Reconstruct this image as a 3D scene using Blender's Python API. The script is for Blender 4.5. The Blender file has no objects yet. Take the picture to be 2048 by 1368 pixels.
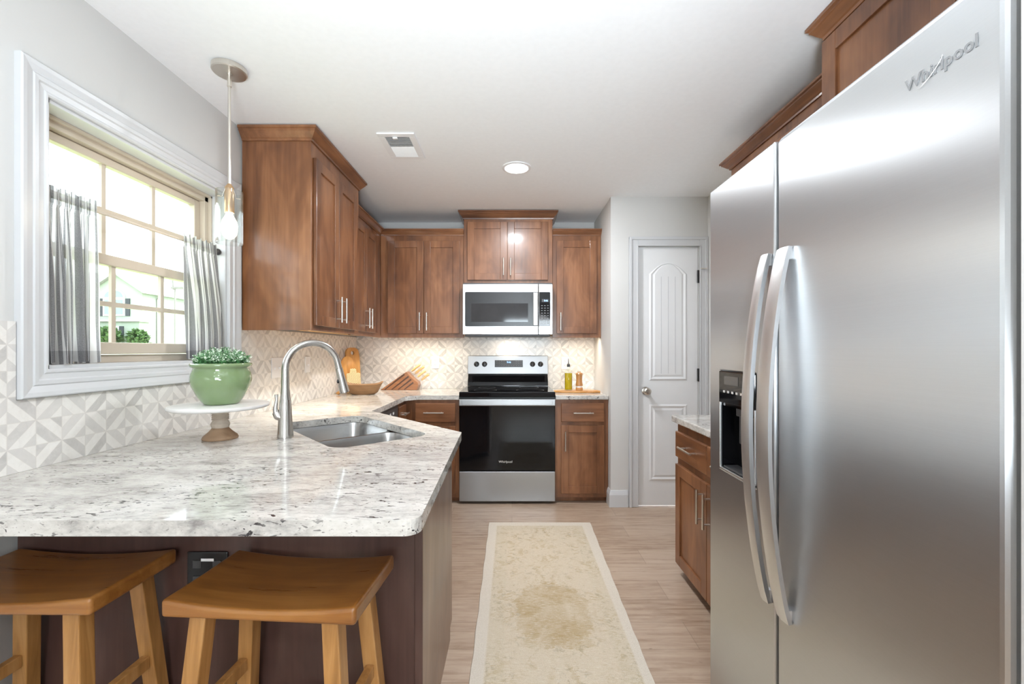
import bpy, bmesh, math, random
from mathutils import Vector, Matrix
random.seed(7)
S = bpy.context.scene
COL = S.collection
PI = math.pi

# ------------------------------------------------------------------ camera, world, lights
CAM_Z = 1.225
cd = bpy.data.cameras.new('camera'); cam = bpy.data.objects.new('camera', cd); COL.objects.link(cam)
cam.location = (0, 0, CAM_Z); cam.rotation_euler = (PI/2, 0, 0)
cd.sensor_width = 36; cd.lens = 870/2048*36; cd.shift_y = 16/2048; cd.clip_start = .02; cd.clip_end = 400
S.camera = cam
S.view_settings.view_transform = 'Standard'; S.view_settings.look = 'None'
S.view_settings.gamma = 1; S.view_settings.use_curve_mapping = False
S.view_settings.exposure = 0.3
S.cycles.max_bounces = 10; S.cycles.diffuse_bounces = 6; S.cycles.glossy_bounces = 5
S.cycles.transparent_max_bounces = 12; S.cycles.transmission_bounces = 6
S.cycles.sample_clamp_indirect = 6; S.cycles.caustics_reflective = False; S.cycles.caustics_refractive = False

W = bpy.data.worlds.new('sky'); S.world = W; W.use_nodes = True
W.node_tree.nodes['Background'].inputs[0].default_value = (.86, .935, 1, 1)
W.node_tree.nodes['Background'].inputs[1].default_value = 5.0

def light(name, kind, loc, power, color=(1, 1, 1), size=None, rot=(0, 0, 0), **kw):
    l = bpy.data.lights.new(name, kind); o = bpy.data.objects.new(name, l); COL.objects.link(o)
    o.location = loc; o.rotation_euler = rot; l.energy = power; l.color = color
    if kind == 'AREA':
        l.shape = kw.get('shape', 'RECTANGLE'); l.size = size[0]; l.size_y = size[-1]
        if name.startswith('undercab'): l.spread = math.radians(145 if 'back' in name else 112)
        if 'spread' in kw: l.spread = kw['spread']
        if kw.get('portal'): l.cycles.is_portal = True
    if kind == 'POINT': l.shadow_soft_size = size or .03
    if kind == 'SUN': l.angle = .01
    return o
def sun_rot(d): return Vector(d).to_track_quat('-Z', 'Y').to_euler()
light('sun', 'SUN', (0, 0, 20), 9.0, (1, .97, .92), rot=sun_rot((-.5, -.42, -.75)))
# daylight through the windows of the dining end of the room, behind the camera
light('dining_window_daylight', 'AREA', (.50, -3.86, 1.45), 90, (.80, .91, 1), (1.4, 1.2), (PI/2, 0, 0))
light('kitchen_window_portal', 'AREA', (-1.60, 1.80, 1.6), 1, size=(.86, .84), rot=(PI/2, 0, -PI/2), portal=True)
light('dining_chandelier_light', 'POINT', (.6, -1.9, 1.75), 10, (.97, .98, 1), .22)
light('added_bounce_uplight', 'AREA', (.0, -.50, 1.02), 38, (.82, .915, 1), (.4,), sun_rot((.08, .58, .80)), shape='DISK', spread=math.radians(125))  # added fill without a fixture, stands in for light bounced off the ceiling
# recessed ceiling cans
for i, (x, y) in enumerate([(.03, 2.855), (.1, .75), (.1, -1.2), (1.7, -1.6), (-.7, -2.2)]):
    light('ceiling_can_light', 'AREA', (x, y, 2.414), (24, 8, 12, 12, 6)[i], (.93, .96, 1), (.14,), shape='DISK')
# warm strips under the wall cabinets and the hood lamp under the microwave
WARM = (1, .88, .70)
light('undercabinet_strip_back_left', 'AREA', (-.78, 3.84, 1.352), 2.8, WARM, (.66, .09), (.2, 0, 0))
light('undercabinet_strip_back_right', 'AREA', (.565, 3.84, 1.352), 1.8, WARM, (.34, .09), (.2, 0, 0))
light('undercabinet_strip_left', 'AREA', (-1.20, 2.72, 1.352), 3.6, WARM, (.12, .60), (0, -.2, 0))
light('undercabinet_strip_corner', 'AREA', (-1.25, 3.45, 1.352), 2.0, WARM, (.12, .55), (0, -.2, 0))
light('hood_lamp', 'AREA', (-.04, 3.93, 1.333), .8, (1, .80, .58), (.10, .05))

# ------------------------------------------------------------------ node helpers / materials
class NT:
    def __init__(s, name):
        s.m = bpy.data.materials.new(name); s.m.use_nodes = True
        s.t = s.m.node_tree; s.n = s.t.nodes; s.l = s.t.links
        s.b = s.n['Principled BSDF']; s.out = s.n['Material Output']
    def node(s, typ, **kw):
        n = s.n.new(typ)
        for k, v in kw.items(): setattr(n, k, v)
        return n
    def put(s, sock, v):
        if isinstance(v, bpy.types.NodeSocket): s.l.new(v, sock)
        elif isinstance(v, (tuple, list)) and len(v) == 3 and sock.type == 'RGBA': sock.default_value = (*v, 1)
        else: sock.default_value = v
    def math(s, op, a, b=0.0, c=0.0, clamp=False):
        n = s.node('ShaderNodeMath', operation=op, use_clamp=clamp)
        for i, v in enumerate((a, b, c)): s.put(n.inputs[i], v)
        return n.outputs[0]
    def coords(s, scale=(1, 1, 1), rot=(0, 0, 0), rnd=True, kind='Object'):
        tc = s.node('ShaderNodeTexCoord')
        v = tc.outputs[kind]
        if rnd:
            oi = s.node('ShaderNodeObjectInfo')
            add = s.node('ShaderNodeVectorMath', operation='MULTIPLY_ADD')
            s.l.new(oi.outputs['Random'], add.inputs[0]); add.inputs[1].default_value = (7, 11, 5)
            s.l.new(v, add.inputs[2]); v = add.outputs[0]
        mp = s.node('ShaderNodeMapping'); s.l.new(v, mp.inputs[0])
        mp.inputs['Scale'].default_value = scale; mp.inputs['Rotation'].default_value = rot
        return mp.outputs[0]
    def noise(s, vec, scale, detail=3, rough=.55, dist=0.0):
        n = s.node('ShaderNodeTexNoise'); s.l.new(vec, n.inputs['Vector'])
        n.inputs['Scale'].default_value = scale; n.inputs['Detail'].default_value = detail
        n.inputs['Roughness'].default_value = rough; n.inputs['Distortion'].default_value = dist
        return n.outputs['Fac']
    def ramp(s, fac, stops, interp='LINEAR'):
        n = s.node('ShaderNodeValToRGB'); s.put(n.inputs[0], fac); e = n.color_ramp.elements
        n.color_ramp.interpolation = interp
        while len(e) < len(stops): e.new(.5)
        for i, (p, c) in enumerate(stops):
            e[i].position = p; e[i].color = (*c, 1) if len(c) == 3 else c
        return n.outputs[0]
    def step(s, fac, lo, hi):
        n = s.node('ShaderNodeMapRange', clamp=True); s.put(n.inputs[0], fac)
        n.inputs[1].default_value = lo; n.inputs[2].default_value = hi
        return n.outputs[0]
    def mix(s, fac, a, b, mode='MIX'):
        n = s.node('ShaderNodeMix', data_type='RGBA', blend_type=mode)
        s.put(n.inputs[0], fac); s.put(n.inputs[6], a); s.put(n.inputs[7], b)
        return n.outputs[2]
    def bump(s, h, strength=.2, dist=.002):
        n = s.node('ShaderNodeBump'); s.put(n.inputs['Height'], h)
        n.inputs['Strength'].default_value = strength; n.inputs['Distance'].default_value = dist
        s.l.new(n.outputs[0], s.b.inputs['Normal'])
    def set(s, **kw):
        names = dict(color='Base Color', rough='Roughness', metal='Metallic', spec='Specular IOR Level', coat='Coat Weight',
                     trans='Transmission Weight', ior='IOR', emit='Emission Color', estr='Emission Strength',
                     aniso='Anisotropic', coat_rough='Coat Roughness', sheen='Sheen Weight', arot='Anisotropic Rotation')
        for k, v in kw.items(): s.put(s.b.inputs[names[k]], v)
        return s

def plain(name, color, rough=.5, metal=0, var=.04, scale=6, **kw):
    t = NT(name); f = t.noise(t.coords(), scale, 3)
    lo = tuple(c*(1-var) for c in color); hi = tuple(min(1, c*(1+var)) for c in color)
    t.set(color=t.ramp(f, [(.35, lo), (.65, hi)]), rough=rough, metal=metal, **kw)
    return t.m
def emitter(name, color, strength):
    t = NT(name); t.set(color=color, emit=color, estr=strength); return t.m
def wood(name, dark, mid, light_, axis='z', rough=.38, grain=1.0, blotch=.72, coat=.3, seams=None):
    t = NT(name)
    sc = {'z': (28, 28, 1.6), 'x': (1.6, 28, 28), 'y': (28, 1.6, 28)}[axis]
    g = t.noise(t.coords(sc), 1.6*grain, 6, .6, .4)
    sc2 = {'z': (3, 3, 1.1), 'x': (1.1, 3, 3), 'y': (3, 1.1, 3)}[axis]
    bl = t.noise(t.coords(sc2), 1.7, 3, .6, .6)
    f = t.math('ADD', t.math('MULTIPLY', g, 1-blotch), t.math('MULTIPLY', bl, blotch))
    c = t.ramp(f, [(.30, dark), (.5, mid), (.70, light_)])
    t.set(color=c, rough=t.math('MULTIPLY_ADD', g, .18, rough-.09), coat=coat, coat_rough=.12)
    t.bump(g, .08, .001)
    return t.m
def steel(name, color=(.60, .60, .60), rough=.27, axis='x', fine=.03, aniso=0):
    t = NT(name)
    sc = {'x': (3, 900, 900), 'y': (900, 3, 900), 'z': (900, 900, 3)}[axis]
    g = t.noise(t.coords(sc, rnd=False), 1.0, 1)
    t.set(color=t.ramp(g, [(.3, tuple(c*.975 for c in color)), (.7, color)]), metal=1,
          rough=t.math('MULTIPLY_ADD', g, fine, rough-fine/2), aniso=aniso)
    if aniso:
        tg = t.node('ShaderNodeTangent', direction_type='RADIAL', axis='Z'); t.l.new(tg.outputs[0], t.b.inputs['Tangent'])
    return t.m
def thin_glass(name, tint=(1, 1, 1), refl=1.0, ior=1.45, power=5):
    t = NT(name); tr = t.node('ShaderNodeBsdfTransparent'); tr.inputs[0].default_value = (*tint, 1)
    gl = t.node('ShaderNodeBsdfGlossy'); gl.inputs['Roughness'].default_value = .01
    lw = t.node('ShaderNodeLayerWeight'); r0 = ((ior-1)/(ior+1))**2
    fr = t.math('MULTIPLY_ADD', t.math('POWER', lw.outputs['Facing'], power), 1-r0, r0)
    mx = t.node('ShaderNodeMixShader')
    t.l.new(t.math('MULTIPLY', fr, refl), mx.inputs[0]); t.l.new(tr.outputs[0], mx.inputs[1]); t.l.new(gl.outputs[0], mx.inputs[2])
    t.l.new(mx.outputs[0], t.out.inputs[0]); return t.m

M = {}
M['wall'] = plain('wall_paint', (.64, .635, .62), .75, var=.015, scale=2)
M['ceiling'] = plain('ceiling_paint', (.90, .905, .915), .8, var=.01, scale=40)
M['trim'] = plain('white_trim_paint', (.61, .62, .635), .32, var=.01)
M['door'] = plain('white_door_paint', (.80, .81, .82), .4, var=.01)
D3 = (.080, .027, .010), (.200, .079, .031), (.345, .152, .066)
M['cab'] = wood('stained_cabinet_wood', *D3, 'z', .36)
M['cabx'] = wood('stained_cabinet_wood_across', *D3, 'x', .36)
M['caby'] = wood('stained_cabinet_wood_lengthwise', *D3, 'y', .36)
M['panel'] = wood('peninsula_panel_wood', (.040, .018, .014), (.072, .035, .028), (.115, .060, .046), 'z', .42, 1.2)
M['endpanel_lit'] = wood('peninsula_end_wood_aisle_lit', (.11, .06, .038), (.21, .125, .082), (.30, .19, .13), 'z', .36, 1.2)  # lighter copy of the wood: aisle light on the end put into the colour
M['raw'] = wood('raw_cabinet_underside', (.5, .27, .10), (.66, .40, .17), (.75, .5, .25), 'x', .6, coat=0)
M['seat'] = wood('honey_stool_wood_across', (.14, .045, .008), (.30, .118, .024), (.46, .215, .060), 'x', .30, .8, .55, coat=.4)
M['leg'] = wood('honey_stool_wood', (.22, .095, .022), (.42, .205, .062), (.58, .33, .13), 'z', .36, 1, .4, coat=.2)
M['nickel'] = steel('brushed_nickel', (.72, .68, .62), .28, 'z')
M['steel'] = steel('brushed_stainless_steel', (.61, .625, .64), .34, 'y', aniso=.85)
M['steelx'] = steel('brushed_stainless_steel_across', (.66, .66, .66), .27, 'x')
M['steelr'] = steel('brushed_range_steel', (.40, .405, .41), .36, 'x')
M['steelz'] = steel('brushed_faucet_steel', (.56, .54, .51), .24, 'z')
M['handle'] = steel('satin_handle_steel', (.74, .745, .75), .38, 'z')
M['sink'] = steel('brushed_sink_steel', (.55, .55, .55), .26, 'z')
M['blackglass'] = plain('black_glass', (.005, .005, .006), .05, var=.1, spec=.32)
M['black'] = plain('black_plastic', (.012, .012, .013), .25, var=.1)
M['mwglass'] = plain('grey_mesh_glass', (.035, .035, .037), .06, var=.1)
M['darkgrey'] = plain('dark_grey_metal', (.05, .05, .052), .4, var=.1)
M['white'] = plain('white_plastic', (.86, .86, .87), .35, var=.01)
M['green'] = plain('green_glazed_ceramic', (.20, .285, .135), .08, var=.03, scale=3, coat=.6, coat_rough=.03)
M['marble'] = plain('white_marble', (.80, .78, .76), .25, var=.05, scale=9)
M['bronze'] = plain('dark_hinge_metal', (.06, .06, .06), .35, .8)
M['duct'] = plain('grey_duct_metal', (.30, .30, .30), .5)
M['logo'] = plain('grey_logo_enamel', (.17, .17, .17), .35, var=.02)
M['chromelogo'] = plain('pale_logo_metal', (.85, .85, .85), .2, .6, var=.02)
M['vinyl'] = plain('tan_vinyl_window_frame', (.56, .49, .40), .45, var=.02)
M['pane'] = thin_glass('window_glass', (.985, 1, .995), .8)
M['glass'] = thin_glass('clear_shade_glass', (.95, .965, .96), 1.0, 1.6, 2.6)
M['bottle'] = thin_glass('bottle_glass', (.95, .97, .95), 1.0)
M['bulb'] = emitter('lit_bulb', (1, .86, .66), 40)
M['lens'] = emitter('lit_ceiling_lens', (1, .96, .90), 9)
M['clock'] = emitter('blue_clock_digits', (.25, .5, 1), 2.2)
M['brass'] = plain('warm_socket_metal', (.55, .36, .20), .3, .7)
M['oil'] = plain('olive_oil', (.50, .36, .008), .1, var=.06, scale=40)
M['oak'] = wood('acacia_board_wood', (.36, .155, .035), (.56, .275, .075), (.68, .38, .13), 'z', .45, 1, .5)
M['olive'] = wood('live_edge_board_wood', (.33, .115, .025), (.60, .30, .085), (.72, .42, .15), 'x', .45, 1.3, .4)
M['pale'] = wood('pale_knife_wood', (.58, .36, .13), (.72, .49, .21), (.80, .60, .31), 'x', .45, 1, .4)
M['block'] = wood('walnut_block_wood', (.20, .075, .028), (.31, .13, .053), (.42, .20, .09), 'x', .45, 1, .4)
M['blockdark'] = wood('dark_walnut_strip', (.035, .014, .008), (.06, .027, .016), (.09, .04, .025), 'x', .45)
M['bowl'] = wood('rustic_bowl_wood', (.13, .065, .027), (.27, .145, .063), (.40, .24, .12), 'x', .55, .7, .7, coat=0)
M['weath'] = wood('weathered_pedestal_wood', (.20, .12, .065), (.33, .21, .125), (.45, .32, .21), 'x', .6, .8, .6, coat=0)
M['washed'] = wood('whitewashed_turned_wood', (.46, .38, .30), (.60, .53, .45), (.70, .65, .58), 'z', .6, .8, .6, coat=0)
M['mill'] = wood('pepper_mill_wood', (.34, .14, .04), (.47, .225, .075), (.58, .31, .12), 'z', .35)
M['leaf'] = plain('small_leaf_green', (.10, .27, .10), .5, var=.5, scale=60)
M['tip'] = plain('pale_leaf_tips', (.66, .76, .62), .5, var=.2, scale=60)
M['soil'] = plain('dark_soil', (.04, .03, .02), .9)
# woven trivet
t = NT('woven_rattan'); c = t.coords((1, 1, 1), rnd=False)
sep = t.node('ShaderNodeSeparateXYZ'); t.l.new(c, sep.inputs[0])
wx = t.math('SINE', t.math('MULTIPLY', sep.outputs[0], 520)); wz = t.math('SINE', t.math('MULTIPLY', sep.outputs[2], 520))
w = t.math('MULTIPLY', wx, wz)
t.set(color=t.ramp(t.step(w, -.6, .5), [(0, (.28, .14, .04)), (.5, (.78, .62, .32)), (1, (.85, .72, .45))]), rough=.7); t.bump(w, .6, .002)
M['rattan'] = t.m
# granite
t = NT('cream_granite'); cc = t.coords(rnd=False, rot=(0, 0, .32))
cs = t.coords((1, 2.6, 2.0), (0, 0, .32), rnd=False)
cl = t.noise(cs, 5, 5, .65, .6); md = t.noise(cs, 34, 4, .7, .3)
col = t.ramp(t.math('ADD', t.math('MULTIPLY', cl, .6), t.math('MULTIPLY', md, .4)), [(.34, (.26, .245, .235)), (.45, (.48, .46, .43)), (.56, (.64, .62, .58)), (.72, (.74, .72, .69))])
f1 = t.noise(cs, 46, 2, .5, .8); reg = t.noise(cc, 5.5, 3, .6)
fl = t.math('MULTIPLY', t.step(f1, .615, .655), t.step(reg, .40, .55))
f2 = t.noise(cs, 110, 2, .5, .5); fl2 = t.math('MULTIPLY', t.step(f2, .66, .70), .75)
col = t.mix(fl2, col, (.24, .21, .20)); col = t.mix(fl, col, (.035, .03, .032))
t.set(color=col, rough=.07, spec=.5); M['granite'] = t.m
# marble mosaic backsplash: mirrored diagonal bands
def tile(name, ax, o_a, o_z, s=.0767, flip=0):
    t = NT(name); g = t.node('ShaderNodeNewGeometry'); sp = t.node('ShaderNodeSeparateXYZ'); t.l.new(g.outputs['Position'], sp.inputs[0])
    u = t.math('DIVIDE', t.math('SUBTRACT', sp.outputs[ax], o_a-s*40), s)
    v = t.math('DIVIDE', t.math('SUBTRACT', sp.outputs[2], o_z-s*(21+flip)), s)
    up = t.math('PINGPONG', u, 1); vp = t.math('PINGPONG', v, 1); a = t.math('SUBTRACT', up, vp); ab = t.math('ABSOLUTE', a)
    side = t.math('GREATER_THAN', a, 0); tri = t.math('GREATER_THAN', ab, .52)
    fu, fv = t.math('FLOOR', u), t.math('FLOOR', v)
    wh = t.math('MODULO', t.math('ADD', t.math('ADD', t.math('ADD', side, tri), fu), fv), 2)
    wh = t.math('GREATER_THAN', wh, .5)
    # stone variation: one value per piece
    wn = t.node('ShaderNodeTexWhiteNoise', noise_dimensions='3D'); cx = t.node('ShaderNodeCombineXYZ')
    t.put(cx.inputs[0], t.math('ADD', fu, t.math('MULTIPLY', side, .37))); t.put(cx.inputs[1], t.math('ADD', fv, t.math('MULTIPLY', tri, .53))); t.l.new(cx.outputs[0], wn.inputs[0])
    vein = t.noise(t.coords((1, 1, 1), (0.6, .5, .4), rnd=False), 26, 5, .7, 1.2)
    grey = t.ramp(t.math('ADD', t.math('MULTIPLY', wn.outputs[0], .45), t.math('MULTIPLY', vein, .55)), [(.2, (.50, .485, .465)), (.45, (.64, .62, .595)), (.8, (.72, .70, .67))])
    white = t.ramp(vein, [(.3, (.76, .735, .70)), (.6, (.82, .80, .765))])
    col = t.mix(wh, grey, white)
    def near(x, w): return t.math('LESS_THAN', x, w)
    gr = t.math('MAXIMUM', near(t.math('MINIMUM', up, t.math('SUBTRACT', 1, up)), .018), near(t.math('MINIMUM', vp, t.math('SUBTRACT', 1, vp)), .018))
    gr = t.math('MAXIMUM', gr, t.math('MAXIMUM', near(ab, .016), near(t.math('ABSOLUTE', t.math('SUBTRACT', ab, .52)), .016)))
    col = t.mix(t.math('MULTIPLY', gr, .7), col, (.60, .57, .53))
    t.set(color=col, rough=t.math('MULTIPLY_ADD', gr, .4, .22)); t.bump(gr, -.25, .0012)
    return t.m
M['tile_left'] = tile('marble_mosaic_left', 1, 1.2539, 1.0106)
M['tile_back'] = tile('marble_mosaic_back', 0, -1.382, 1.0106)
# plank floor
t = NT('light_oak_planks'); c = t.coords(rnd=False)
br = t.node('ShaderNodeTexBrick'); t.l.new(c, br.inputs[0]); br.offset = .37
for k, v in (('Scale', 1), ('Brick Width', 1.22), ('Row Height', .178), ('Mortar Size', .0016), ('Mortar Smooth', .2), ('Bias', 0)): br.inputs[k].default_value = v
br.inputs['Color1'].default_value = (0, 0, 0, 1); br.inputs['Color2'].default_value = (1, 1, 1, 1); br.inputs['Mortar'].default_value = (.5, .5, .5, 1)
g = t.noise(t.coords((2.2, 30, 1), rnd=False), 1.5, 6, .62, .5); kn = t.noise(t.coords((4, 14, 1), rnd=False), 2.0, 4, .6, 1.0)
f = t.math('ADD', t.math('ADD', t.math('MULTIPLY', g, .62), t.math('MULTIPLY', kn, .25)), t.math('MULTIPLY', br.outputs[0], .13))
col = t.ramp(f, [(.32, (.27, .175, .115)), (.42, (.37, .265, .19)), (.52, (.44, .33, .245)), (.66, (.50, .39, .30))])
kf = t.step(t.noise(t.coords((7, 16, 1), rnd=False), 1.7, 2, .5, .3), .74, .80)
col = t.mix(t.math('MULTIPLY', kf, .7), col, (.16, .105, .07))
col = t.mix(t.math('MULTIPLY', br.outputs['Fac'], .55), col, (.20, .14, .095))
t.set(color=col, rough=.36); t.bump(t.math('SUBTRACT', g, t.math('MULTIPLY', br.outputs['Fac'], 2)), .08, .001); M['floor'] = t.m

# ------------------------------------------------------------------ geometry helpers
class B:
    def __init__(s): s.v = []; s.f = []; s.uv = None
    def add(s, vs, fs):
        o = len(s.v); s.v += [Vector(v) for v in vs]; s.f += [tuple(i+o for i in f) for f in fs]; return s
    def box(s, x0, x1, y0, y1, z0, z1, F=None):
        vs = [(x, y, z) for x in (x0, x1) for y in (y0, y1) for z in (z0, z1)]
        if F: vs = [F(*v) for v in vs]
        return s.add(vs, [(0, 1, 3, 2), (4, 6, 7, 5), (0, 4, 5, 1), (2, 3, 7, 6), (0, 2, 6, 4), (1, 5, 7, 3)])
    def tube(s, pts, r, n=12, caps=True, squash=None):
        pts = [Vector(p) for p in pts]; rs = r if isinstance(r, (list, tuple)) else [r]*len(pts)
        o = len(s.v); prev = None
        for i, p in enumerate(pts):
            d = (pts[min(i+1, len(pts)-1)]-pts[max(i-1, 0)]).normalized()
            if prev is None:
                a = d.orthogonal().normalized()
            else:
                a = (prev-d*prev.dot(d)); a = a.normalized() if a.length > 1e-6 else d.orthogonal().normalized()
            prev = a; b = d.cross(a)
            for k in range(n):
                an = 2*PI*k/n; s.v.append(p+(a*math.cos(an)+b*math.sin(an))*rs[i])
        for i in range(len(pts)-1):
            for k in range(n):
                k2 = (k+1) % n; s.f.append((o+i*n+k, o+i*n+k2, o+(i+1)*n+k2, o+(i+1)*n+k))
        if caps:
            s.f.append(tuple(o+k for k in reversed(range(n)))); s.f.append(tuple(o+(len(pts)-1)*n+k for k in range(n)))
        return s
    def lathe(s, prof, c, n=40, sx=1, sy=1, close=True):
        o = len(s.v); cx, cy, cz = c
        for r, z in prof:
            for k in range(n):
                a = 2*PI*k/n; s.v.append(Vector((cx+r*sx*math.cos(a), cy+r*sy*math.sin(a), cz+z)))
        for i in range(len(prof)-1):
            for k in range(n):
                k2 = (k+1) % n; s.f.append((o+i*n+k, o+i*n+k2, o+(i+1)*n+k2, o+(i+1)*n+k))
        if close:
            s.f.append(tuple(o+k for k in reversed(range(n)))); s.f.append(tuple(o+(len(prof)-1)*n+k for k in range(n)))
        return s
    def prism(s, poly, z0, z1, F=None):
        n = len(poly); vs = [(x, y, z0) for x, y in poly]+[(x, y, z1) for x, y in poly]
        if F: vs = [F(*v) for v in vs]
        return s.add(vs, [tuple(reversed(range(n))), tuple(range(n, 2*n))]+[(i, (i+1) % n, n+(i+1) % n, n+i) for i in range(n)])
    def ball(s, c, r, n=16, m=10, sx=1, sy=1, sz=1):
        prof = [(max(1e-4, r*math.sin(PI*i/m)), -r*math.cos(PI*i/m)*sz) for i in range(m+1)]
        return s.lathe(prof, c, n, sx, sy)
    def sweep(s, path, prof, z0, e0=None, e1=None):
        """profile (outward offset, height) along a 2-D path; the outside is on the right of the direction of travel"""
        P = [Vector(p) for p in path]; rings = []
        for i, p in enumerate(P):
            def nr(a, b): d = (b-a).normalized(); return Vector((d.y, -d.x))
            if i == 0: off = Vector(e0) if e0 else nr(P[0], P[1])
            elif i == len(P)-1: off = Vector(e1) if e1 else nr(P[-2], P[-1])
            else:
                n1, n2 = nr(P[i-1], p), nr(p, P[i+1]); off = (n1+n2)/(1+n1.dot(n2))
            rings.append([(p.x+off.x*o, p.y+off.y*o, z0+h) for o, h in prof])
        m = len(prof); vs = [v for r in rings for v in r]; fs = []
        for i in range(len(rings)-1):
            for k in range(m):
                k2 = (k+1) % m; fs.append((i*m+k, i*m+k2, (i+1)*m+k2, (i+1)*m+k))
        fs.append(tuple(range(m))); fs.append(tuple((len(rings)-1)*m+k for k in reversed(range(m))))
        return s.add(vs, fs)

FR = {}   # frame of each thing (world matrix)
def thing(name, label, cat, loc=(0, 0, 0), rotz=0, group=None, struct=False):
    o = bpy.data.objects.new(name, None); COL.objects.link(o); o.empty_display_size = .1
    o.location = loc; o.rotation_euler = (0, 0, rotz)
    FR[o] = Matrix.Translation(Vector(loc)) @ Matrix.Rotation(rotz, 4, 'Z')
    return tag(o, label, cat, group, struct)
def tag(o, label=None, cat=None, group=None, struct=False, kind=None):
    if label: o['label'] = label
    if cat: o['category'] = cat
    if group: o['group'] = group
    if struct: o['kind'] = 'structure'
    if kind: o['kind'] = kind
    return o
def link(name, me, parent):
    o = bpy.data.objects.new(name, me); COL.objects.link(o)
    if parent: o.parent = parent; FR[o] = FR[parent]
    else: FR[o] = Matrix()
    return o
def obj(name, b, mat, parent=None, bevel=0, smooth=False, local=False, seg=2, recalc=True, auto=35):
    inv = FR[parent].inverted() if (parent and not local) else Matrix()
    me = bpy.data.meshes.new(name); me.from_pydata([inv @ v for v in b.v], [], b.f)
    if recalc:
        bm = bmesh.new(); bm.from_mesh(me); bmesh.ops.recalc_face_normals(bm, faces=bm.faces); bm.to_mesh(me); bm.free()
    me.materials.append(M[mat] if isinstance(mat, str) else mat)
    if smooth:
        me.polygons.foreach_set('use_smooth', [True]*len(me.polygons))
        try: me.set_sharp_from_angle(angle=math.radians(auto))
        except Exception: pass
    o = link(name, me, parent)
    if bevel:
        m = o.modifiers.new('bevel', 'BEVEL'); m.width = bevel; m.segments = seg; m.limit_method = 'ANGLE'; m.angle_limit = .6
        m.harden_normals = False
    return o
def pieces(name, boxes, mat, parent, F=None, **kw):
    for q in boxes: obj(name, B().box(*q, F), mat, parent, **kw)
def structure(name, b, mat, parent=None, **kw):
    o = obj(name, b, mat, parent, **kw)
    if not parent: o['kind'] = 'structure'
    return o
def text(name, s, size, origin, xdir, ydir, mat, parent, extrude=.0006, bold=0):
    cu = bpy.data.curves.new(name, 'FONT'); cu.body = s; cu.size = size; cu.extrude = extrude; cu.offset = bold; cu.resolution_u = 4
    tmp = bpy.data.objects.new(name, cu); COL.objects.link(tmp)
    dg = bpy.context.evaluated_depsgraph_get(); me = bpy.data.meshes.new_from_object(tmp.evaluated_get(dg))
    bpy.data.objects.remove(tmp)
    X, Y = Vector(xdir), Vector(ydir); Z = X.cross(Y)
    inv = FR[parent].inverted()
    for v in me.vertices: v.co = inv @ (Vector(origin)+X*v.co.x+Y*v.co.y+Z*v.co.z)
    me.materials.clear(); me.materials.append(M[mat]); me.name = name
    return link(name, me, parent)

FL = lambda xf: (lambda a, n, z: (xf+n, a, z))     # face looking +x (left wall run): a = y
FRT = lambda xf: (lambda a, n, z: (xf-n, a, z))    # face looking -x (right wall run): a = y
FB = lambda yf: (lambda a, n, z: (a, yf-n, z))     # face looking -y (back wall run): a = x

def shaker(a0, a1, z0, z1, F, fw=.058, th=.02):
    b = B()
    b.box(a0, a0+fw, 0.001, th, z0, z1, F).box(a1-fw, a1, 0.001, th, z0, z1, F)
    b.box(a0+fw, a1-fw, 0.001, th, z1-fw, z1, F).box(a0+fw, a1-fw, 0.001, th, z0, z0+fw, F)
    b.box(a0+fw-.004, a1-fw+.004, 0.001, th-.009, z0+fw-.004, z1-fw+.004, F)
    return b
def pull(F, p0, p1, parent, n0=.02, stand=.032, r=.0058, over=.022):
    """bar pull: a straight bar on two posts, p0/p1 = (a, z) of the bar ends"""
    b = B(); A, Z = Vector((p0[0], p0[1])), Vector((p1[0], p1[1])); d = (Z-A).normalized()
    b.tube([F(A.x, n0+stand, A.y), F(Z.x, n0+stand, Z.y)], r, 12)
    for q in (A+d*over, Z-d*over): b.tube([F(q.x, n0+.0005, q.y), F(q.x, n0+stand, q.y)], r*.8, 10)
    return obj('handle', b, 'nickel', parent, smooth=True)
def door(parent, a0, a1, z0, z1, F, hd=None, mat='cab', fw=.058):
    d = obj('door', shaker(a0, a1, z0, z1, F, fw), mat, parent, bevel=.002)
    if hd: pull(F, hd[0], hd[1], d)
    return d
def drawer(parent, a0, a1, z0, z1, F, hd=None, mat='cabx'):
    d = obj('drawer', B().box(a0, a1, .001, .02, z0, z1, F), mat, parent, bevel=.004)
    if hd: pull(F, hd[0], hd[1], d)
    return d
CROWN = [(0, 0), (.007, 0), (.009, .010), (.014, .014), (.022, .024), (.034, .040), (.038, .043), (.038, .050), (.046, .054), (.046, .066), (0, .066)]
CROWN_S = [(o, h*.75) for o, h in CROWN]

# ------------------------------------------------------------------ room shell
XL, XR, YB, YP, ZC = -1.465, 1.53, 4.09, 3.40, 2.423
WY0, WY1, WZ0, WZ1 = 1.365, 2.235, 1.165, 2.02         # kitchen window opening
structure('floor', B().box(XL-.12, 3.3, -3.8, 4.2, -.05, 0), 'floor')
structure('ceiling', B().box(XL-.12, 3.3, -3.8, 4.2, ZC, ZC+.12), 'ceiling')
b = B(); b.box(XL-.12, XL, -3.7, WY0, 0, ZC).box(XL-.12, XL, WY1, YB, 0, ZC).box(XL-.12, XL, WY0, WY1, 0, WZ0).box(XL-.12, XL, WY0, WY1, WZ1, ZC)
structure('wall_left', b, 'wall')
structure('wall_back', B().box(XL-.12, .80, YB, YB+.12, 0, ZC), 'wall')
structure('wall_pantry_side', B().box(.772, .86, YP+.10, YB, 0, ZC), 'wall')
DX0, DX1, DZ = .985, 1.462, 2.035
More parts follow.
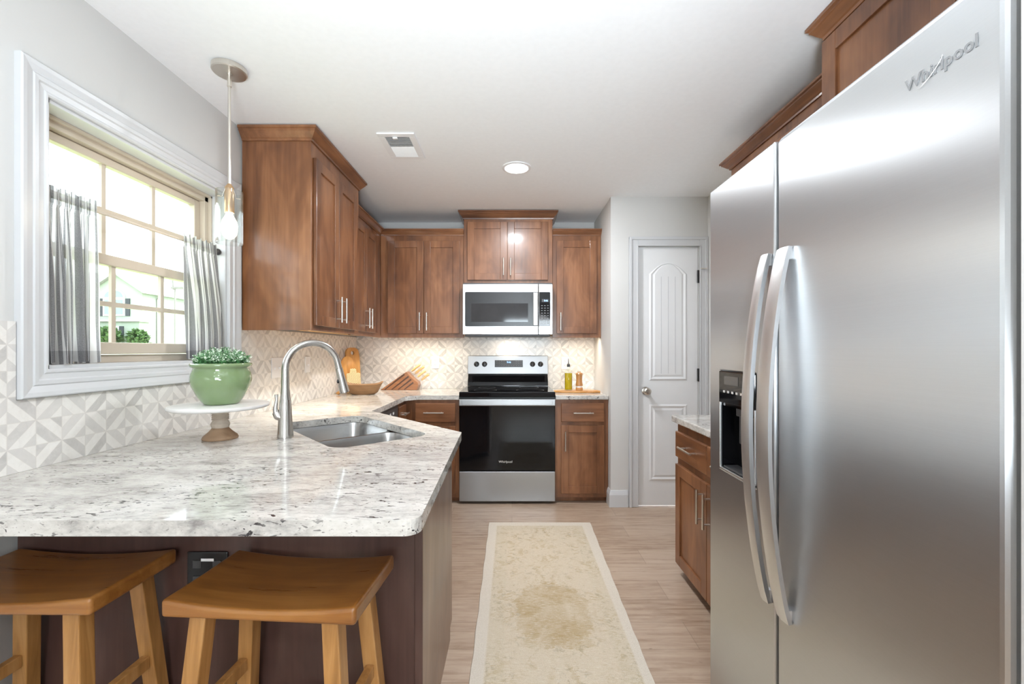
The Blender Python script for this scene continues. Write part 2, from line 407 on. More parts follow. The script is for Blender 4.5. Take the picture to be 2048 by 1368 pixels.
b = B(); b.box(.772, DX0, YP, YP+.10, 0, ZC).box(DX1, XR, YP, YP+.10, 0, ZC).box(DX0, DX1, YP, YP+.10, DZ, ZC)
structure('wall_pantry', b, 'wall')
structure('wall_right', B().box(XR, XR+.12, .60, YP+.1, 0, ZC), 'wall')
structure('wall_front_right', B().box(.668, 3.2, .44, .575, 0, ZC), 'wall', bevel=.008)
b = B(); b.box(3.2, 3.32, -3.7, .575, 0, ZC)
structure('wall_side_dining', b, 'wall')
b = B(); b.box(XL, -.2, -3.8, -3.68, 0, ZC).box(1.2, 3.2, -3.8, -3.68, 0, ZC).box(-.2, 1.2, -3.8, -3.68, 0, .85).box(-.2, 1.2, -3.8, -3.68, 2.05, ZC)
structure('wall_rear', b, 'wall')
for n, (F, a0, a1, z0, z1, k) in enumerate([(lambda a, q, z: (a, -3.74+q, z), -.2, 1.2, .85, 2.05, 2)]):
    w_ = thing('window_%d' % (n+2), None, None, F((a0+a1)/2, 0, z0), struct=True)
    b = B()
    for i in range(k+1):
        x = a0+(a1-a0)*i/k; b.box(max(a0, x-.03), min(a1, x+.03), -.03, .03, z0, z1, F)
    for z in (z0, (z0+z1)/2-.03, z1-.06): b.box(a0, a1, -.025, .025, z, z+.06, F)
    obj('frame', b, 'trim', w_); obj('pane', B().box(a0+.01, a1-.01, -.004, .004, z0+.01, z1-.01, F), 'pane', w_)
BASE = [(0, 0), (.015, 0), (.015, .095), (.009, .115), (.004, .13), (0, .13)]
structure('baseboard_pantry', B().sweep([(.7725, 3.50), (.7725, YP), (.905, YP)][::-1], [(-o, h) for o, h in BASE], 0), 'trim')
structure('baseboard_left', B().box(XL, XL+.015, -3.6, 1.27, 0, .13), 'trim', bevel=.004)
structure('baseboard_right_front', B().box(.656, .668, .44, .575, 0, .13), 'trim', bevel=.003)

# ------------------------------------------------------------------ pantry door
d1 = thing('door_1', None, None, ((DX0+DX1)/2, YP, 0), struct=True)
yd = YP+.012
AX0, AX1 = DX0+.004, DX1-.004
def arch_outline(x0, x1, z0, z1, rise, n=14):
    pts = [(x0, z0), (x1, z0), (x1, z1-rise)]
    for i in range(1, n):
        t_ = i/n; x = x1+(x0-x1)*t_; u_ = 2*t_-1
        sh = (1-u_*u_)
        pts.append((x, z1-rise+rise*(sh if abs(u_) < .75 else sh*.92)))
    pts.append((x0, z1-rise)); return pts
FD = lambda a, n, z: (a, yd-n, z)
sl = obj('slab', B().box(AX0, AX1, yd, yd+.035, .008, DZ-.004), 'door', d1, bevel=.002)
def panel_ring(out, inn, h0, h1, bb):
    n = len(out)
    vs = [FD(x, h0, z) for x, z in out]+[FD(x, h1, z) for x, z in inn]
    bb.add(vs, [(i, (i+1) % n, n+(i+1) % n, n+i) for i in range(n)])
def shrink(p, k):
    cx = sum(q[0] for q in p)/len(p); cz = sum(q[1] for q in p)/len(p)
    mx = max(abs(q[0]-cx) for q in p); mz = max(abs(q[1]-cz) for q in p)
    return [(cx+(x-cx)*(1-k/mx), cz+(z-cz)*(1-k/mz)) for x, z in p]
b = B()
for o_ in (arch_outline(AX0+.085, AX1-.085, .985, 1.905, .085), [(AX0+.085, .20), (AX1-.085, .20), (AX1-.085, .80), (AX0+.085, .80)]):
    i1 = shrink(o_, .014); i2 = shrink(o_, .030); i3 = shrink(o_, .046)
    panel_ring(o_, i1, .0005, .007, b); panel_ring(i1, i2, .007, .0008, b); panel_ring(i2, i3, .0008, .006, b)
    b.add([FD(x, .006, z) for x, z in i3], [tuple(range(len(i3)))])
obj('raised_panels', b, 'door', d1, recalc=False)
b = B()
for i in range(1, 4):
    x = AX0+.125+(AX1-AX0-.25)*i/4; b.box(x-.0022, x+.0022, .0055, .0072, 1.04, 1.80, FD)
obj('plank_grooves', b, 'trim', d1)
b = B(); CW = .072
CAS = [(.0, 0), (.0, .012), (.01, .016), (.03, .018), (.05, .012), (.072, .009), (.072, 0)]
for (px0, px1) in ((DX0-CW, DX0), (DX1, DX1+.066)):
    s_ = 1 if px0 < DX0 else -1
    b.box(px0, px1, .0005, .012, 0, DZ+CW, FB(YP)); b.box(*( (px0, px0+.022) if s_ > 0 else (px1-.022, px1)), .0005, .019, 0, DZ+CW, FB(YP))
    b.box(*((px1-.012, px1) if s_ > 0 else (px0, px0+.012)), .0005, .015, 0, DZ, FB(YP))
b.box(DX0, DX1, .0005, .012, DZ, DZ+CW, FB(YP)); b.box(DX0-CW, DX1+.066, .0005, .0195, DZ+CW-.022, DZ+CW, FB(YP)); b.box(DX0-.012, DX1+.012, .0005, .0155, DZ, DZ+.012, FB(YP))
obj('casing', b, 'trim', d1, bevel=.003)
b = B().lathe([(.0, 0), (.031, 0), (.031, .006), (.013, .010), (.012, .03), (.024, .036), (.029, .046), (.028, .058), (.018, .066), (.0, .067)], (0, 0, 0), 24)
KX, KZ = AX0+.058, .905
b.v = [Vector((KX+v.x, yd-.0008-v.z, KZ+v.y)) for v in b.v]
obj('knob', b, 'nickel', d1, smooth=True)
for z in (1.03, 1.80):
    obj('hinge', B().box(AX1-.008, AX1+.010, yd-.014, yd-.001, z-.05, z+.05), 'bronze', d1, bevel=.002)
obj('door_stop', B().tube([(AX1+.004, yd-.02, 1.862), (AX1+.05, yd-.05, 1.855)], .004, 8), 'nickel', d1, smooth=True)

# ------------------------------------------------------------------ kitchen window
w1 = thing('window_1', None, None, (XL, (WY0+WY1)/2, WZ0), struct=True)
CASW = [(0, 0), (0, .010), (.004, .014), (.010, .014), (.014, .011), (.030, .013), (.034, .018), (.046, .019), (.050, .016), (.070, .022), (.082, .024), (.086, .020), (.086, 0)]
def picture_frame(prof, y0, y1, z0, z1, x0):
    """casing round a rectangular opening, profile = (distance out from opening, projection)"""
    b = B(); m = len(prof); cs = [(y0, z0, -1, -1), (y1, z0, 1, -1), (y1, z1, 1, 1), (y0, z1, -1, 1)]
    vs = []
    for (y, z, sy, sz) in cs:
        for d, h in prof: vs.append((x0+h, y+sy*d, z+sz*d))
    fs = []
    for i in range(4):
        j = (i+1) % 4
        for k in range(m): k2 = (k+1) % m; fs.append((i*m+k, i*m+k2, j*m+k2, j*m+k))
    return b.add(vs, fs)
obj('casing', picture_frame(CASW, WY0, WY1, WZ0, WZ1, XL+.0005), 'trim', w1)
XF = -1.545                                            # outer frame face
b = B(); b.box(XF-.05, XL, WY0-.001, WY0+.012, WZ0, WZ1).box(XF-.05, XL, WY1-.012, WY1+.001, WZ0, WZ1).box(XF-.05, XL, WY0, WY1, WZ1-.012, WZ1+.001).box(XF-.05, XL, WY0, WY1, WZ0-.001, WZ0+.012)
obj('jamb', b, 'trim', w1)
b = B(); y0, y1, z0, z1 = WY0+.012, WY1-.012, WZ0+.012, WZ1-.012
b.box(XF-.06, XF, y0, y0+.035, z0, z1).box(XF-.06, XF, y1-.035, y1, z0, z1).box(XF-.06, XF, y0, y1, z1-.035, z1).box(XF-.06, XF, y0, y1, z0, z0+.03)
b.box(XF-.06, XF+.014, y0, y0+.012, z0, z1).box(XF-.06, XF+.014, y1-.012, y1, z0, z1).box(XF-.06, XF+.014, y0, y1, z1-.012, z1)
obj('window_frame', b, 'vinyl', w1, bevel=.002)
ZM = 1.565
def sash(xc, za, zb, bot, top):
    b = B(); ya, yb = y0+.036, y1-.036
    b.box(xc-.016, xc+.016, ya, ya+.036, za, zb).box(xc-.016, xc+.016, yb-.036, yb, za, zb)
    b.box(xc-.016, xc+.016, ya+.036, yb-.036, za, za+bot).box(xc-.016, xc+.016, ya+.036, yb-.036, zb-top, zb)
    s_ = obj('sash', b, 'vinyl', w1, bevel=.003)
    g = B(); a0, a1 = ya+.036, yb-.036; c0, c1 = za+bot, zb-top
    for i in (1, 2): y = a0+(a1-a0)*i/3; g.box(xc-.006, xc+.006, y-.009, y+.009, c0, c1)
    z = (c0+c1)/2; g.box(xc-.0065, xc+.0065, a0, a1, z-.009, z+.009)
    obj('muntins', g, 'vinyl', s_)
    obj('pane', B().box(xc-.002, xc+.002, a0-.005, a1+.005, c0-.005, c1+.005), 'pane', s_)
sash(XF-.040, ZM-.012, z1-.037, .036, .03)
sash(XF-.002, z0+.032, ZM+.022, .045, .040)

# curtain rod and the two cafe curtains
XC = -1.492
rod = thing('curtain_rod', 'thin tan cafe curtain rod spanning the kitchen window', 'curtain rod', (XC, WY0+.013, 1.722))
obj('rod', B().tube([(XC, WY0+.013, 1.722), (XC, 2.192, 1.722)], .0048, 10), 'vinyl', rod, smooth=True)
obj('finial', B().ball((XC, 2.203, 1.722), .017, 16, 10), 'darkgrey', rod, smooth=True)
t = NT('striped_linen'); uv = t.node('ShaderNodeUVMap'); sp = t.node('ShaderNodeSeparateXYZ'); t.l.new(uv.outputs[0], sp.inputs[0])
ua = t.math('FRACT', t.math('DIVIDE', sp.outputs[0], .040)); vb = t.noise(t.coords((160, 160, 160), rnd=False), 3, 2)
st = t.math('MAXIMUM', t.math('MULTIPLY', t.math('GREATER_THAN', ua, .08), t.math('LESS_THAN', ua, .40)), t.math('MULTIPLY', t.math('GREATER_THAN', ua, .60), t.math('LESS_THAN', ua, .72)))
st = t.math('MAXIMUM', st, t.math('MULTIPLY', t.math('GREATER_THAN', ua, .82), t.math('LESS_THAN', ua, .87)))
col = t.mix(t.math('MULTIPLY', st, t.math('MULTIPLY_ADD', vb, .5, .6)), (.86, .855, .84), (.21, .205, .215))
hem = t.math('MAXIMUM', t.math('LESS_THAN', sp.outputs[1], .052), t.math('GREATER_THAN', sp.outputs[1], .53))
col = t.mix(hem, col, (.72, .72, .73), 'MULTIPLY')
df = t.node('ShaderNodeBsdfDiffuse'); tl = t.node('ShaderNodeBsdfTranslucent'); tp = t.node('ShaderNodeBsdfTransparent'); mx = t.node('ShaderNodeMixShader'); mx2 = t.node('ShaderNodeMixShader')
t.l.new(col, df.inputs[0]); t.l.new(col, tl.inputs[0]); mx.inputs[0].default_value = .55; t.l.new(df.outputs[0], mx.inputs[1]); t.l.new(tl.outputs[0], mx.inputs[2])
t.put(mx2.inputs[0], t.math('MULTIPLY_ADD', st, -.08, .12)); t.l.new(mx.outputs[0], mx2.inputs[1]); t.l.new(tp.outputs[0], mx2.inputs[2]); t.l.new(mx2.outputs[0], t.out.inputs[0])
M['linen'] = t.m
def curtain(ya, yb, yba, ybb, folds, seed, label):
    rnd = random.Random(seed); nu, nv = 150, 46; z_top, z_bot = 1.752, 1.182
    ph = [rnd.uniform(0, 6.3) for _ in range(5)]
    vs, fs, uvs = [], [], []
    for j in range(nv+1):
        tv = j/nv; z = z_top+(z_bot-z_top)*tv
        for i in range(nu+1):
            u = i/nu
            spread = min(1, tv*1.3)
            y = (ya+(yb-ya)*u)*(1-spread)+(yba+(ybb-yba)*u)*spread
            amp = .007 if tv < .09 else .009+.012*min(1, (tv-.09)*2.2)
            x = amp*math.sin(u*folds*2*PI+ph[0]+.9*math.sin(tv*2.1+ph[1]))+.005*math.sin(u*folds*4.3*PI+ph[2]+tv*2)*(1-tv*.6)
            y += .006*math.sin(u*folds*2*PI*1.5+ph[3])*(.4+tv)
            if tv < .10: x = x*.75+.004
            zz = z+(.006*math.sin(u*folds*6+ph[4]) if j < 3 else 0)+(.004*math.sin(u*folds*5) if j == nv else 0)
            vs.append((XC+.006+x+.012*tv, y, zz)); uvs.append((u*(.36 if yb-ya < .2 else .44), tv*.57))
    for j in range(nv):
        for i in range(nu):
            a = j*(nu+1)+i; fs.append((a, a+1, a+nu+2, a+nu+1))
    b = B().add(vs, fs); o = obj('curtain', b, 'linen', None, smooth=True, recalc=False, auto=180)
    l = o.data.uv_layers.new(name='UVMap')
    for lp in o.data.loops: l.data[lp.index].uv = uvs[lp.vertex_index]
    return tag(o, label, 'curtain', 'striped cafe curtains')
curtain(1.381, 1.545, 1.383, 1.535, 5.2, 3, 'grey and white striped cafe curtain on the window side away from the cabinets')
curtain(1.955, 2.180, 1.975, 2.212, 6.4, 8, 'grey and white striped cafe curtain hanging behind the green planter')

# ------------------------------------------------------------------ backsplash
b = B(); th = .009
b.box(XL+.0005, XL+th, -.35, WY0-.088, .8635, 1.309).box(XL+.0005, XL+th, WY0-.088, WY1+.088, .8635, WZ0-.088).box(XL+.0005, XL+th, WY1+.088, YB-.010, .8635, 1.345)
tag(obj('backsplash', b, 'tile_left'), 'diagonal marble mosaic backsplash on the window wall', 'backsplash')
tag(obj('backsplash', B().box(XL+.0005, .772, YB-th, YB-.0005, .8635, 1.345), 'tile_back'), 'diagonal marble mosaic backsplash behind the range', 'backsplash')

# ------------------------------------------------------------------ wall cabinets
def upper_body(b, x0, x1, y0, y1, z0, z1):
    """cabinet box whose floor sits 25 mm above the lower edge of its sides"""
    b.box(x0, x1, y0, y1, z0+.028, z1)
Z0U = 1.332
# tall cabinet on the window wall
c = thing('wall_cabinet', 'tall brown wall cabinet beside the window, its plain side towards the window', 'cabinet', (XL, 2.7, Z0U), group='brown wall cabinets')
b = B(); upper_body(b, XL+.010, -1.083, 2.345, 3.070, Z0U, 2.37); b.box(XL+.010, -1.083, 2.345, 2.363, Z0U, Z0U+.03).box(-1.101, -1.083, 2.363, 3.070, Z0U, Z0U+.03)
obj('body', b, 'cab', c, bevel=.0015)
obj('underside', B().box(XL+.012, -1.103, 2.365, 3.068, Z0U+.024, Z0U+.0278), 'raw', c)
F = FL(-1.083)
door(c, 2.368, 2.675, 1.360, 2.272, F, ((2.640, 1.392), (2.640, 1.546)))
door(c, 2.679, 2.988, 1.360, 2.272, F, ((2.714, 1.392), (2.714, 1.546)))
obj('crown_moulding', B().sweep([(-1.135, 3.071), (-1.083, 3.071), (-1.083, 2.345), (XL+.012, 2.345)][::-1], CROWN, 2.351), 'caby', c)
# low corner cabinet
c = thing('wall_cabinet', 'brown wall cabinet in the corner between the tall cabinet and the back wall', 'cabinet', (XL, 3.5, Z0U), group='brown wall cabinets')
b = B(); upper_body(b, XL+.010, -1.14, 3.0725, YB-.010, Z0U, 2.225); b.box(-1.158, -1.14, 3.0725, 3.77, Z0U, Z0U+.03)
obj('body', b, 'cab', c, bevel=.0015)
obj('underside', B().box(XL+.012, -1.16, 3.075, YB-.012, Z0U+.024, Z0U+.0278), 'raw', c)
F = FL(-1.14)
door(c, 3.100, 3.358, 1.366, 2.165, F, ((3.328, 1.392), (3.328, 1.546)), fw=.052)
door(c, 3.362, 3.622, 1.366, 2.165, F, ((3.394, 1.392), (3.394, 1.546)), fw=.052)
obj('crown_moulding', B().sweep([(-1.14, 3.0725), (-1.14, 3.77)], CROWN_S, 2.215, e1=(1, -1)), 'caby', c)
# back wall, left of the microwave
c = thing('wall_cabinet', 'brown two-door wall cabinet on the back wall to the window side of the microwave', 'cabinet', (-.78, YB, Z0U), group='brown wall cabinets')
b = B(); upper_body(b, -1.138, -.4165, 3.77, YB-.010, Z0U, 2.225); b.box(-1.138, -.4165, 3.77, 3.788, Z0U, Z0U+.03)
obj('body', b, 'cab', c, bevel=.0015)
obj('underside', B().box(-1.136, -.418, 3.79, YB-.012, Z0U+.024, Z0U+.0278), 'raw', c)
F = FB(3.77)
door(c, -1.072, -.763, 1.368, 2.167, F, ((-.792, 1.392), (-.792, 1.546)))
door(c, -.760, -.452, 1.368, 2.167, F, ((-.731, 1.392), (-.731, 1.546)))
obj('crown_moulding', B().sweep([(-1.14, 3.77), (-.4165, 3.77)], CROWN_S, 2.215, e0=(1, -1)), 'cabx', c)
# above the microwave
c = thing('wall_cabinet', 'raised short brown cabinet over the microwave with a deep crown', 'cabinet', (-.03, YB, 1.8), group='brown wall cabinets')
obj('body', B().box(-.4145, .349, 3.75, YB-.010, 1.796, 2.37), 'cab', c, bevel=.0015)
F = FB(3.75)
door(c, -.383, -.0425, 1.826, 2.325, F, ((-.073, 1.862), (-.073, 2.010)))
door(c, -.0375, .308, 1.826, 2.325, F, ((-.012, 1.862), (-.012, 2.010)))
obj('crown_moulding', B().sweep([(-.4145, YB-.012), (-.4145, 3.75), (.349, 3.75), (.349, YB-.012)], CROWN, 2.351), 'cabx', c)
# right of the microwave
c = thing('wall_cabinet', 'narrow one-door brown wall cabinet over the oil bottle and pepper mill', 'cabinet', (.56, YB, Z0U), group='brown wall cabinets')
b = B(); upper_body(b, .351, .770, 3.77, YB-.010, Z0U, 2.225); b.box(.351, .770, 3.77, 3.788, Z0U, Z0U+.03)
obj('body', b, 'cab', c, bevel=.0015)
obj('underside', B().box(.353, .768, 3.79, YB-.012, Z0U+.024, Z0U+.0278), 'raw', c)
door(c, .387, .730, 1.368, 2.170, FB(3.77), ((.417, 1.392), (.417, 1.546)))
obj('crown_moulding', B().sweep([(.351, 3.77), (.771, 3.77)], CROWN_S, 2.215), 'cabx', c)
# right wall
c = thing('wall_cabinet', 'brown wall cabinet mostly hidden behind the refrigerator, lower crown', 'cabinet', (XR, 2.0, Z0U), group='brown wall cabinets')
obj('body', B().box(1.21, XR-.001, 1.580, 2.40, Z0U, 2.235), 'cab', c, bevel=.0015)
F = FRT(1.21)
door(c, 1.60, 1.985, 1.368, 2.17, F); door(c, 1.99, 2.375, 1.368, 2.17, F)
obj('crown_moulding', B().sweep([(XR-.002, 2.40), (1.21, 2.40), (1.21, 1.580)][::-1], [(-o, h) for o, h in CROWN_S], 2.218), 'caby', c)
c = thing('wall_cabinet', 'deep brown cabinet over the refrigerator with the nearest, highest crown', 'cabinet', (XR, 1.1, 1.8), group='brown wall cabinets')
obj('body', B().box(1.14, XR-.001, .615, 1.578, 1.805, 2.37), 'cab', c, bevel=.0015)
F = FRT(1.14)
door(c, 1.100, 1.574, 1.815, 2.335, F, fw=.066); door(c, .62, 1.096, 1.815, 2.335, F, fw=.066)
obj('crown_moulding', B().sweep([(XR-.002, 1.578), (1.14, 1.578), (1.14, .615)][::-1], [(-o, h) for o, h in CROWN], 2.352), 'caby', c)

# ------------------------------------------------------------------ base cabinets
ZT, ZB = .863, .829        # worktop top / underside
def base_body(x0, x1, y0, y1, toe):
    """box with a toe recess on the given side"""
    b = B(); b.box(x0, x1, y0, y1, .045, ZB-.0005)
    k = .05; X0, X1, Y0, Y1 = x0, x1, y0, y1
    if toe == 'y-': Y0 += k
    if toe == 'x+': X1 -= k
    if toe == 'x-': X0 += k
    b.box(X0, X1, Y0, Y1, 0.0005, .045); return b
YF = 3.485
c = thing('base_cabinet', 'brown base cabinet with one drawer between corner and range', 'cabinet', (-.6, YF, 0), group='brown base cabinets')
obj('body', base_body(-.80, -.4215, YF, YB-.002, 'y-'), 'cab', c, bevel=.0015)
F = FB(YF)
drawer(c, -.772, -.452, .650, .800, F, ((-.700, .727), (-.540, .727)))
door(c, -.772, -.452, .075, .618, F, ((-.485, .42), (-.485, .57)))
c = thing('base_cabinet', 'brown base cabinet with drawer and door between range and pantry wall', 'cabinet', (.55, YF, 0), group='brown base cabinets')
obj('body', base_body(.3455, .770, YF, YB-.002, 'y-'), 'cab', c, bevel=.0015)
drawer(c, .392, .735, .652, .800, F, ((.487, .725), (.645, .725)))
door(c, .392, .735, .080, .625, F, ((.422, .425), (.422, .580)))
# left run: dishwasher and corner cabinet
c = thing('base_cabinet', 'narrow brown corner base cabinet with one pull beside the dishwasher', 'cabinet', (-1.1, 3.35, 0), group='brown base cabinets')
obj('body', base_body(XL+.002, -.855, 3.225, YB-.002, 'x+'), 'cab', c, bevel=.0015)
obj('filler', B().box(-.854, -.8015, YF+.001, YF+.03, .05, ZB-.001), 'cab', c)
F = FL(-.855)
drawer(c, 3.235, 3.440, .650, .800, F, ((3.27, .735), (3.40, .735)), 'caby')
door(c, 3.235, 3.440, .075, .618, F, ((3.27, .42), (3.27, .57)), fw=.045)
c = thing('dishwasher', 'dark dishwasher front under the worktop on the window-wall run', 'dishwasher', (-1.1, 2.9, 0))
obj('body', B().box(XL+.002, -.870, 2.605, 3.2235, .0005, ZB-.001), 'darkgrey', c)
obj('door', B().box(-.8695, -.848, 2.610, 3.219, .09, .715), 'steel', c, bevel=.004)
obj('control_panel', B().box(-.8695, -.844, 2.610, 3.219, .72, .822), 'darkgrey', c, bevel=.004)
pieces('button', [(-.8435, -.8425, 2.70+i*.075, 2.735+i*.075, .765, .782) for i in range(6)], 'white', c)
# peninsula: panels under the bar, corbel, diagonal sink front
PX, PY = -.261, 1.275
c = thing('peninsula_cabinet', 'brown wood-panelled peninsula base carrying the sink worktop behind the bar stools', 'cabinet', (-.86, 1.6, 0))
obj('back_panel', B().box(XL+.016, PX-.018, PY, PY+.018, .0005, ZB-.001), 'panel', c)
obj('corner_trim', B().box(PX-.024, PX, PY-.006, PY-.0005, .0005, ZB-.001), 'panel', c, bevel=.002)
obj('end_panel', B().prism([(PY, .0005), (1.835, .0005), (1.835, .055), (1.89, .055), (1.89, ZB-.001), (PY, ZB-.001)], PX-.0175, PX, lambda a, z, n: (n, a, z)), 'endpanel_lit', c, bevel=.001)
ex, ey = -.870, 2.575; L = Vector((ex-(PX-.01), ey-1.89)).length; du = Vector((ex-(PX-.01), ey-1.89))/L; nn = Vector((du.y, -du.x))
FG = lambda a, n, z: (PX-.01+du.x*a+nn.x*n, 1.89+du.y*a+nn.y*n, z)
obj('sink_front', B().box(.012, L-.01, -.018, 0, .055, ZB-.001, FG), 'cab', c)
door(c, .04, L/2-.005, .08, .63, FG); door(c, L/2+.005, L-.04, .08, .63, FG)
obj('drawer_front', B().box(.04, L-.04, .001, .02, .66, .805, FG), 'cabx', c, bevel=.003)
pr = [(PY-.001, .70), (PY-.03, .70), (PY-.035, .725), (PY-.07, .74), (PY-.13, .765), (PY-.19, .79), (PY-.20, .80), (PY-.20, ZB-.001), (PY-.001, ZB-.001)]
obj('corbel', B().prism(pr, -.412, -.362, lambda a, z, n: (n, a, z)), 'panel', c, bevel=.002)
c = thing('outlet', 'black outlet plate on the peninsula panel behind the stools', 'outlet', (-.89, PY, .58))
obj('plate', B().box(-.948, -.830, PY-.007, PY-.0008, .520, .636), 'black', c, bevel=.003)
pieces('socket', [(x-.012, x+.012, PY-.0085, PY-.0072, z-.011, z+.011) for x in (-.918, -.86) for z in (.555, .60)], 'darkgrey', c); obj('white_strip', B().box(-.905, -.868, PY-.0095, PY-.0087, .610, .618), 'white', c)  # sockets, and a small white strip on the plate
# right wall base
c = thing('base_cabinet', 'brown base cabinet beside the refrigerator with two drawers and two doors', 'cabinet', (1.2, 2.0, 0), group='brown base cabinets')
obj('body', base_body(.915, XR-.001, 1.615, 2.40, 'x-'), 'cab', c, bevel=.0015)
F = FRT(.915)
drawer(c, 2.005, 2.385, .645, .783, F, ((2.108, .717), (2.268, .717)), 'caby'); drawer(c, 1.625, 2.000, .645, .783, F, ((1.73, .717), (1.89, .717)), 'caby')
door(c, 2.005, 2.385, .065, .605, F, ((2.035, .412), (2.035, .572))); door(c, 1.625, 2.000, .065, .605, F, ((1.968, .412), (1.968, .572)))

# ------------------------------------------------------------------ worktops
def rounded(poly, radii, n=6):
    out = []; N = len(poly)
    for i in range(N):
        p = Vector(poly[i]); r = radii[i]
        if not r: out.append(tuple(p)); continue
        a = (Vector(poly[i-1])-p).normalized(); c_ = (Vector(poly[(i+1) % N])-p).normalized()
        ang = a.angle(c_); d = r/math.tan(ang/2); p0 = p+a*d; p1 = p+c_*d; ctr = p+(a+c_).normalized()*(r/math.sin(ang/2))
        v0, v1 = p0-ctr, p1-ctr; th_ = v0.angle_signed(v1)
        for k in range(n+1):
            an = -th_*k/n; out.append((ctr.x+v0.x*math.cos(an)-v0.y*math.sin(an), ctr.y+v0.x*math.sin(an)+v0.y*math.cos(an)))
    return out
SU = Vector((.673, -.740)); SV = Vector((-.740, -.673)); SM = Vector((-.525, 2.245))     # sink axes on the diagonal
def sk(u, v): p = SM+SU*u+SV*v; return (p.x, p.y)
U0, U1, V0, V1 = -.345, .405, .125, .535
hole = rounded([sk(U0, V0), sk(U1, V0), sk(U1, V1), sk(U0, V1)], [.07]*4, 8)
def slab_with_hole(outer, inner, z0, z1):
    bm = bmesh.new(); es = []
    for lp in (outer, inner):
        if not lp: continue
        vs = [bm.verts.new((x, y, z1)) for x, y in lp]
        es += [bm.edges.new((vs[i], vs[(i+1) % len(vs)])) for i in range(len(vs))]
    bmesh.ops.triangle_fill(bm, use_beauty=True, use_dissolve=False, edges=es)
    ext = bmesh.ops.extrude_face_region(bm, geom=list(bm.faces))
    for v in ext['geom']:
        if isinstance(v, bmesh.types.BMVert): v.co.z = z0
    bm.verts.index_update(); b = B(); b.add([v.co.copy() for v in bm.verts], [[v.index for v in f.verts] for f in bm.faces]); bm.free(); return b
g0 = .0095
poly = [(XL+.001, .924), (-.197, .924), (-.222, 1.915), (-.832, 2.580), (-.832, 3.385), (-.755, 3.462), (-.4215, 3.462), (-.4215, YB-.001), (XL+.001, YB-.001)]
outer = rounded(poly, [0, .035, .012, .012, .02, .02, 0, 0, 0])
o = obj('worktop', slab_with_hole(outer, hole, ZB, ZT), 'granite', bevel=.006, seg=3)
tag(o, 'cream granite worktop of the peninsula and sink corner, flecked black', 'worktop')
o = obj('worktop', B().prism([(.3465, 3.462), (.770, 3.462), (.770, YB-.001), (.3465, YB-.001)], ZB, ZT), 'granite', bevel=.006, seg=3)
tag(o, 'short cream granite worktop between range and pantry wall', 'worktop')
o = obj('worktop', B().prism(rounded([(.885, 1.615), (XR-.001, 1.615), (XR-.001, 2.425), (.885, 2.425)], [0, 0, 0, .015]), ZB, ZT), 'granite', bevel=.006, seg=3)
tag(o, 'cream granite worktop end beside the refrigerator', 'worktop')
# the sink
c = thing('sink', 'double-bowl stainless undermount sink set in the granite corner', 'sink', (SM.x+SV.x*.33, SM.y+SV.y*.33, .62))
def bowl(u0, u1, v0, v1, zt, zb):
    rings = []
    for ins, z in ((-.012, zt), (.0, zt), (.004, zt-.02), (.012, zb+.05), (.022, zb+.018), (.05, zb), (.12, zb-.002)):
        rings.append([(x, y, z) for x, y in rounded([sk(u0+ins, v0+ins), sk(u1-ins, v0+ins), sk(u1-ins, v1-ins), sk(u0+ins, v1-ins)], [max(.02, .062-ins*.3)]*4, 8)])
    b = B(); n = len(rings[0])
    vs = [p for r in rings for p in r]; fs = []
    for i in range(len(rings)-1):
        for k in range(n): k2 = (k+1) % n; fs.append((i*n+k, i*n+k2, (i+1)*n+k2, (i+1)*n+k))
    fs.append(tuple((len(rings)-1)*n+k for k in range(n)))
    return b.add(vs, fs)
UM = .045
for (a0, a1) in ((U0-.004, UM-.008), (UM+.008, U1+.004)):
    o = obj('bowl', bowl(a0, a1, V0-.004, V1+.004, ZB-.003, .64), 'sink', c, smooth=True, auto=60)
    m = o.modifiers.new('thick', 'SOLIDIFY'); m.thickness = .0015
    q = sk((a0+a1)/2, (V0+V1)/2); obj('drain', B().lathe([(.001, 0), (.042, 0), (.042, .004), (.03, .003), (.001, .0015)], (q[0], q[1], .641), 24), 'handle', c, smooth=True)
# faucet
fx, fy = -.938, 1.80
c = thing('faucet', 'tall brushed steel gooseneck faucet behind the sink', 'faucet', (fx, fy, ZT)); dv = -SV
obj('base', B().lathe([(.0315, 0), (.0315, .006), (.030, .02), (.0255, .09), (.0225, .15), (.0222, .151), (.0215, .155)], (fx, fy, ZT+.0005), 32), 'steelz', c, smooth=True)
pts = [(fx, fy, ZT+.15), (fx, fy, ZT+.20), (fx, fy, ZT+.285)]; R = .108; zc_ = ZT+.285
for k in range(1, 17):
    a = PI*k/16*.955; pts.append((fx+dv.x*(R-R*math.cos(a)), fy+dv.y*(R-R*math.cos(a)), zc_+R*math.sin(a)))
e = Vector(pts[-1]); dr = (e-Vector(pts[-2])).normalized()
obj('spout', B().tube(pts+[tuple(e+dr*.02)], [.0212, .0165, .0145]+[.0142]*17, 20), 'steelz', c, smooth=True)
e2 = e+dr*.0205
obj('spray_head', B().tube([tuple(e2+dr*s_) for s_ in (0, .004, .05, .11, .112)], [.0150, .0158, .0172, .0215, .019], 20), 'steelz', c, smooth=True)
e3 = e2+dr*.06; obj('spray_button', B().ball((e3.x-.012, e3.y-.0135, e3.z), .0058, 12, 8, 1, 1, 1.6), 'black', c, smooth=True)
hp = Vector((fx-.75*.026, fy-.45*.026, ZT+.095))
b = B().tube([(fx, fy, ZT+.075), tuple(hp+Vector((-.006, -.003, -.002))), tuple(hp+Vector((-.012, -.006, .012)))], [.016, .017, .013], 14)
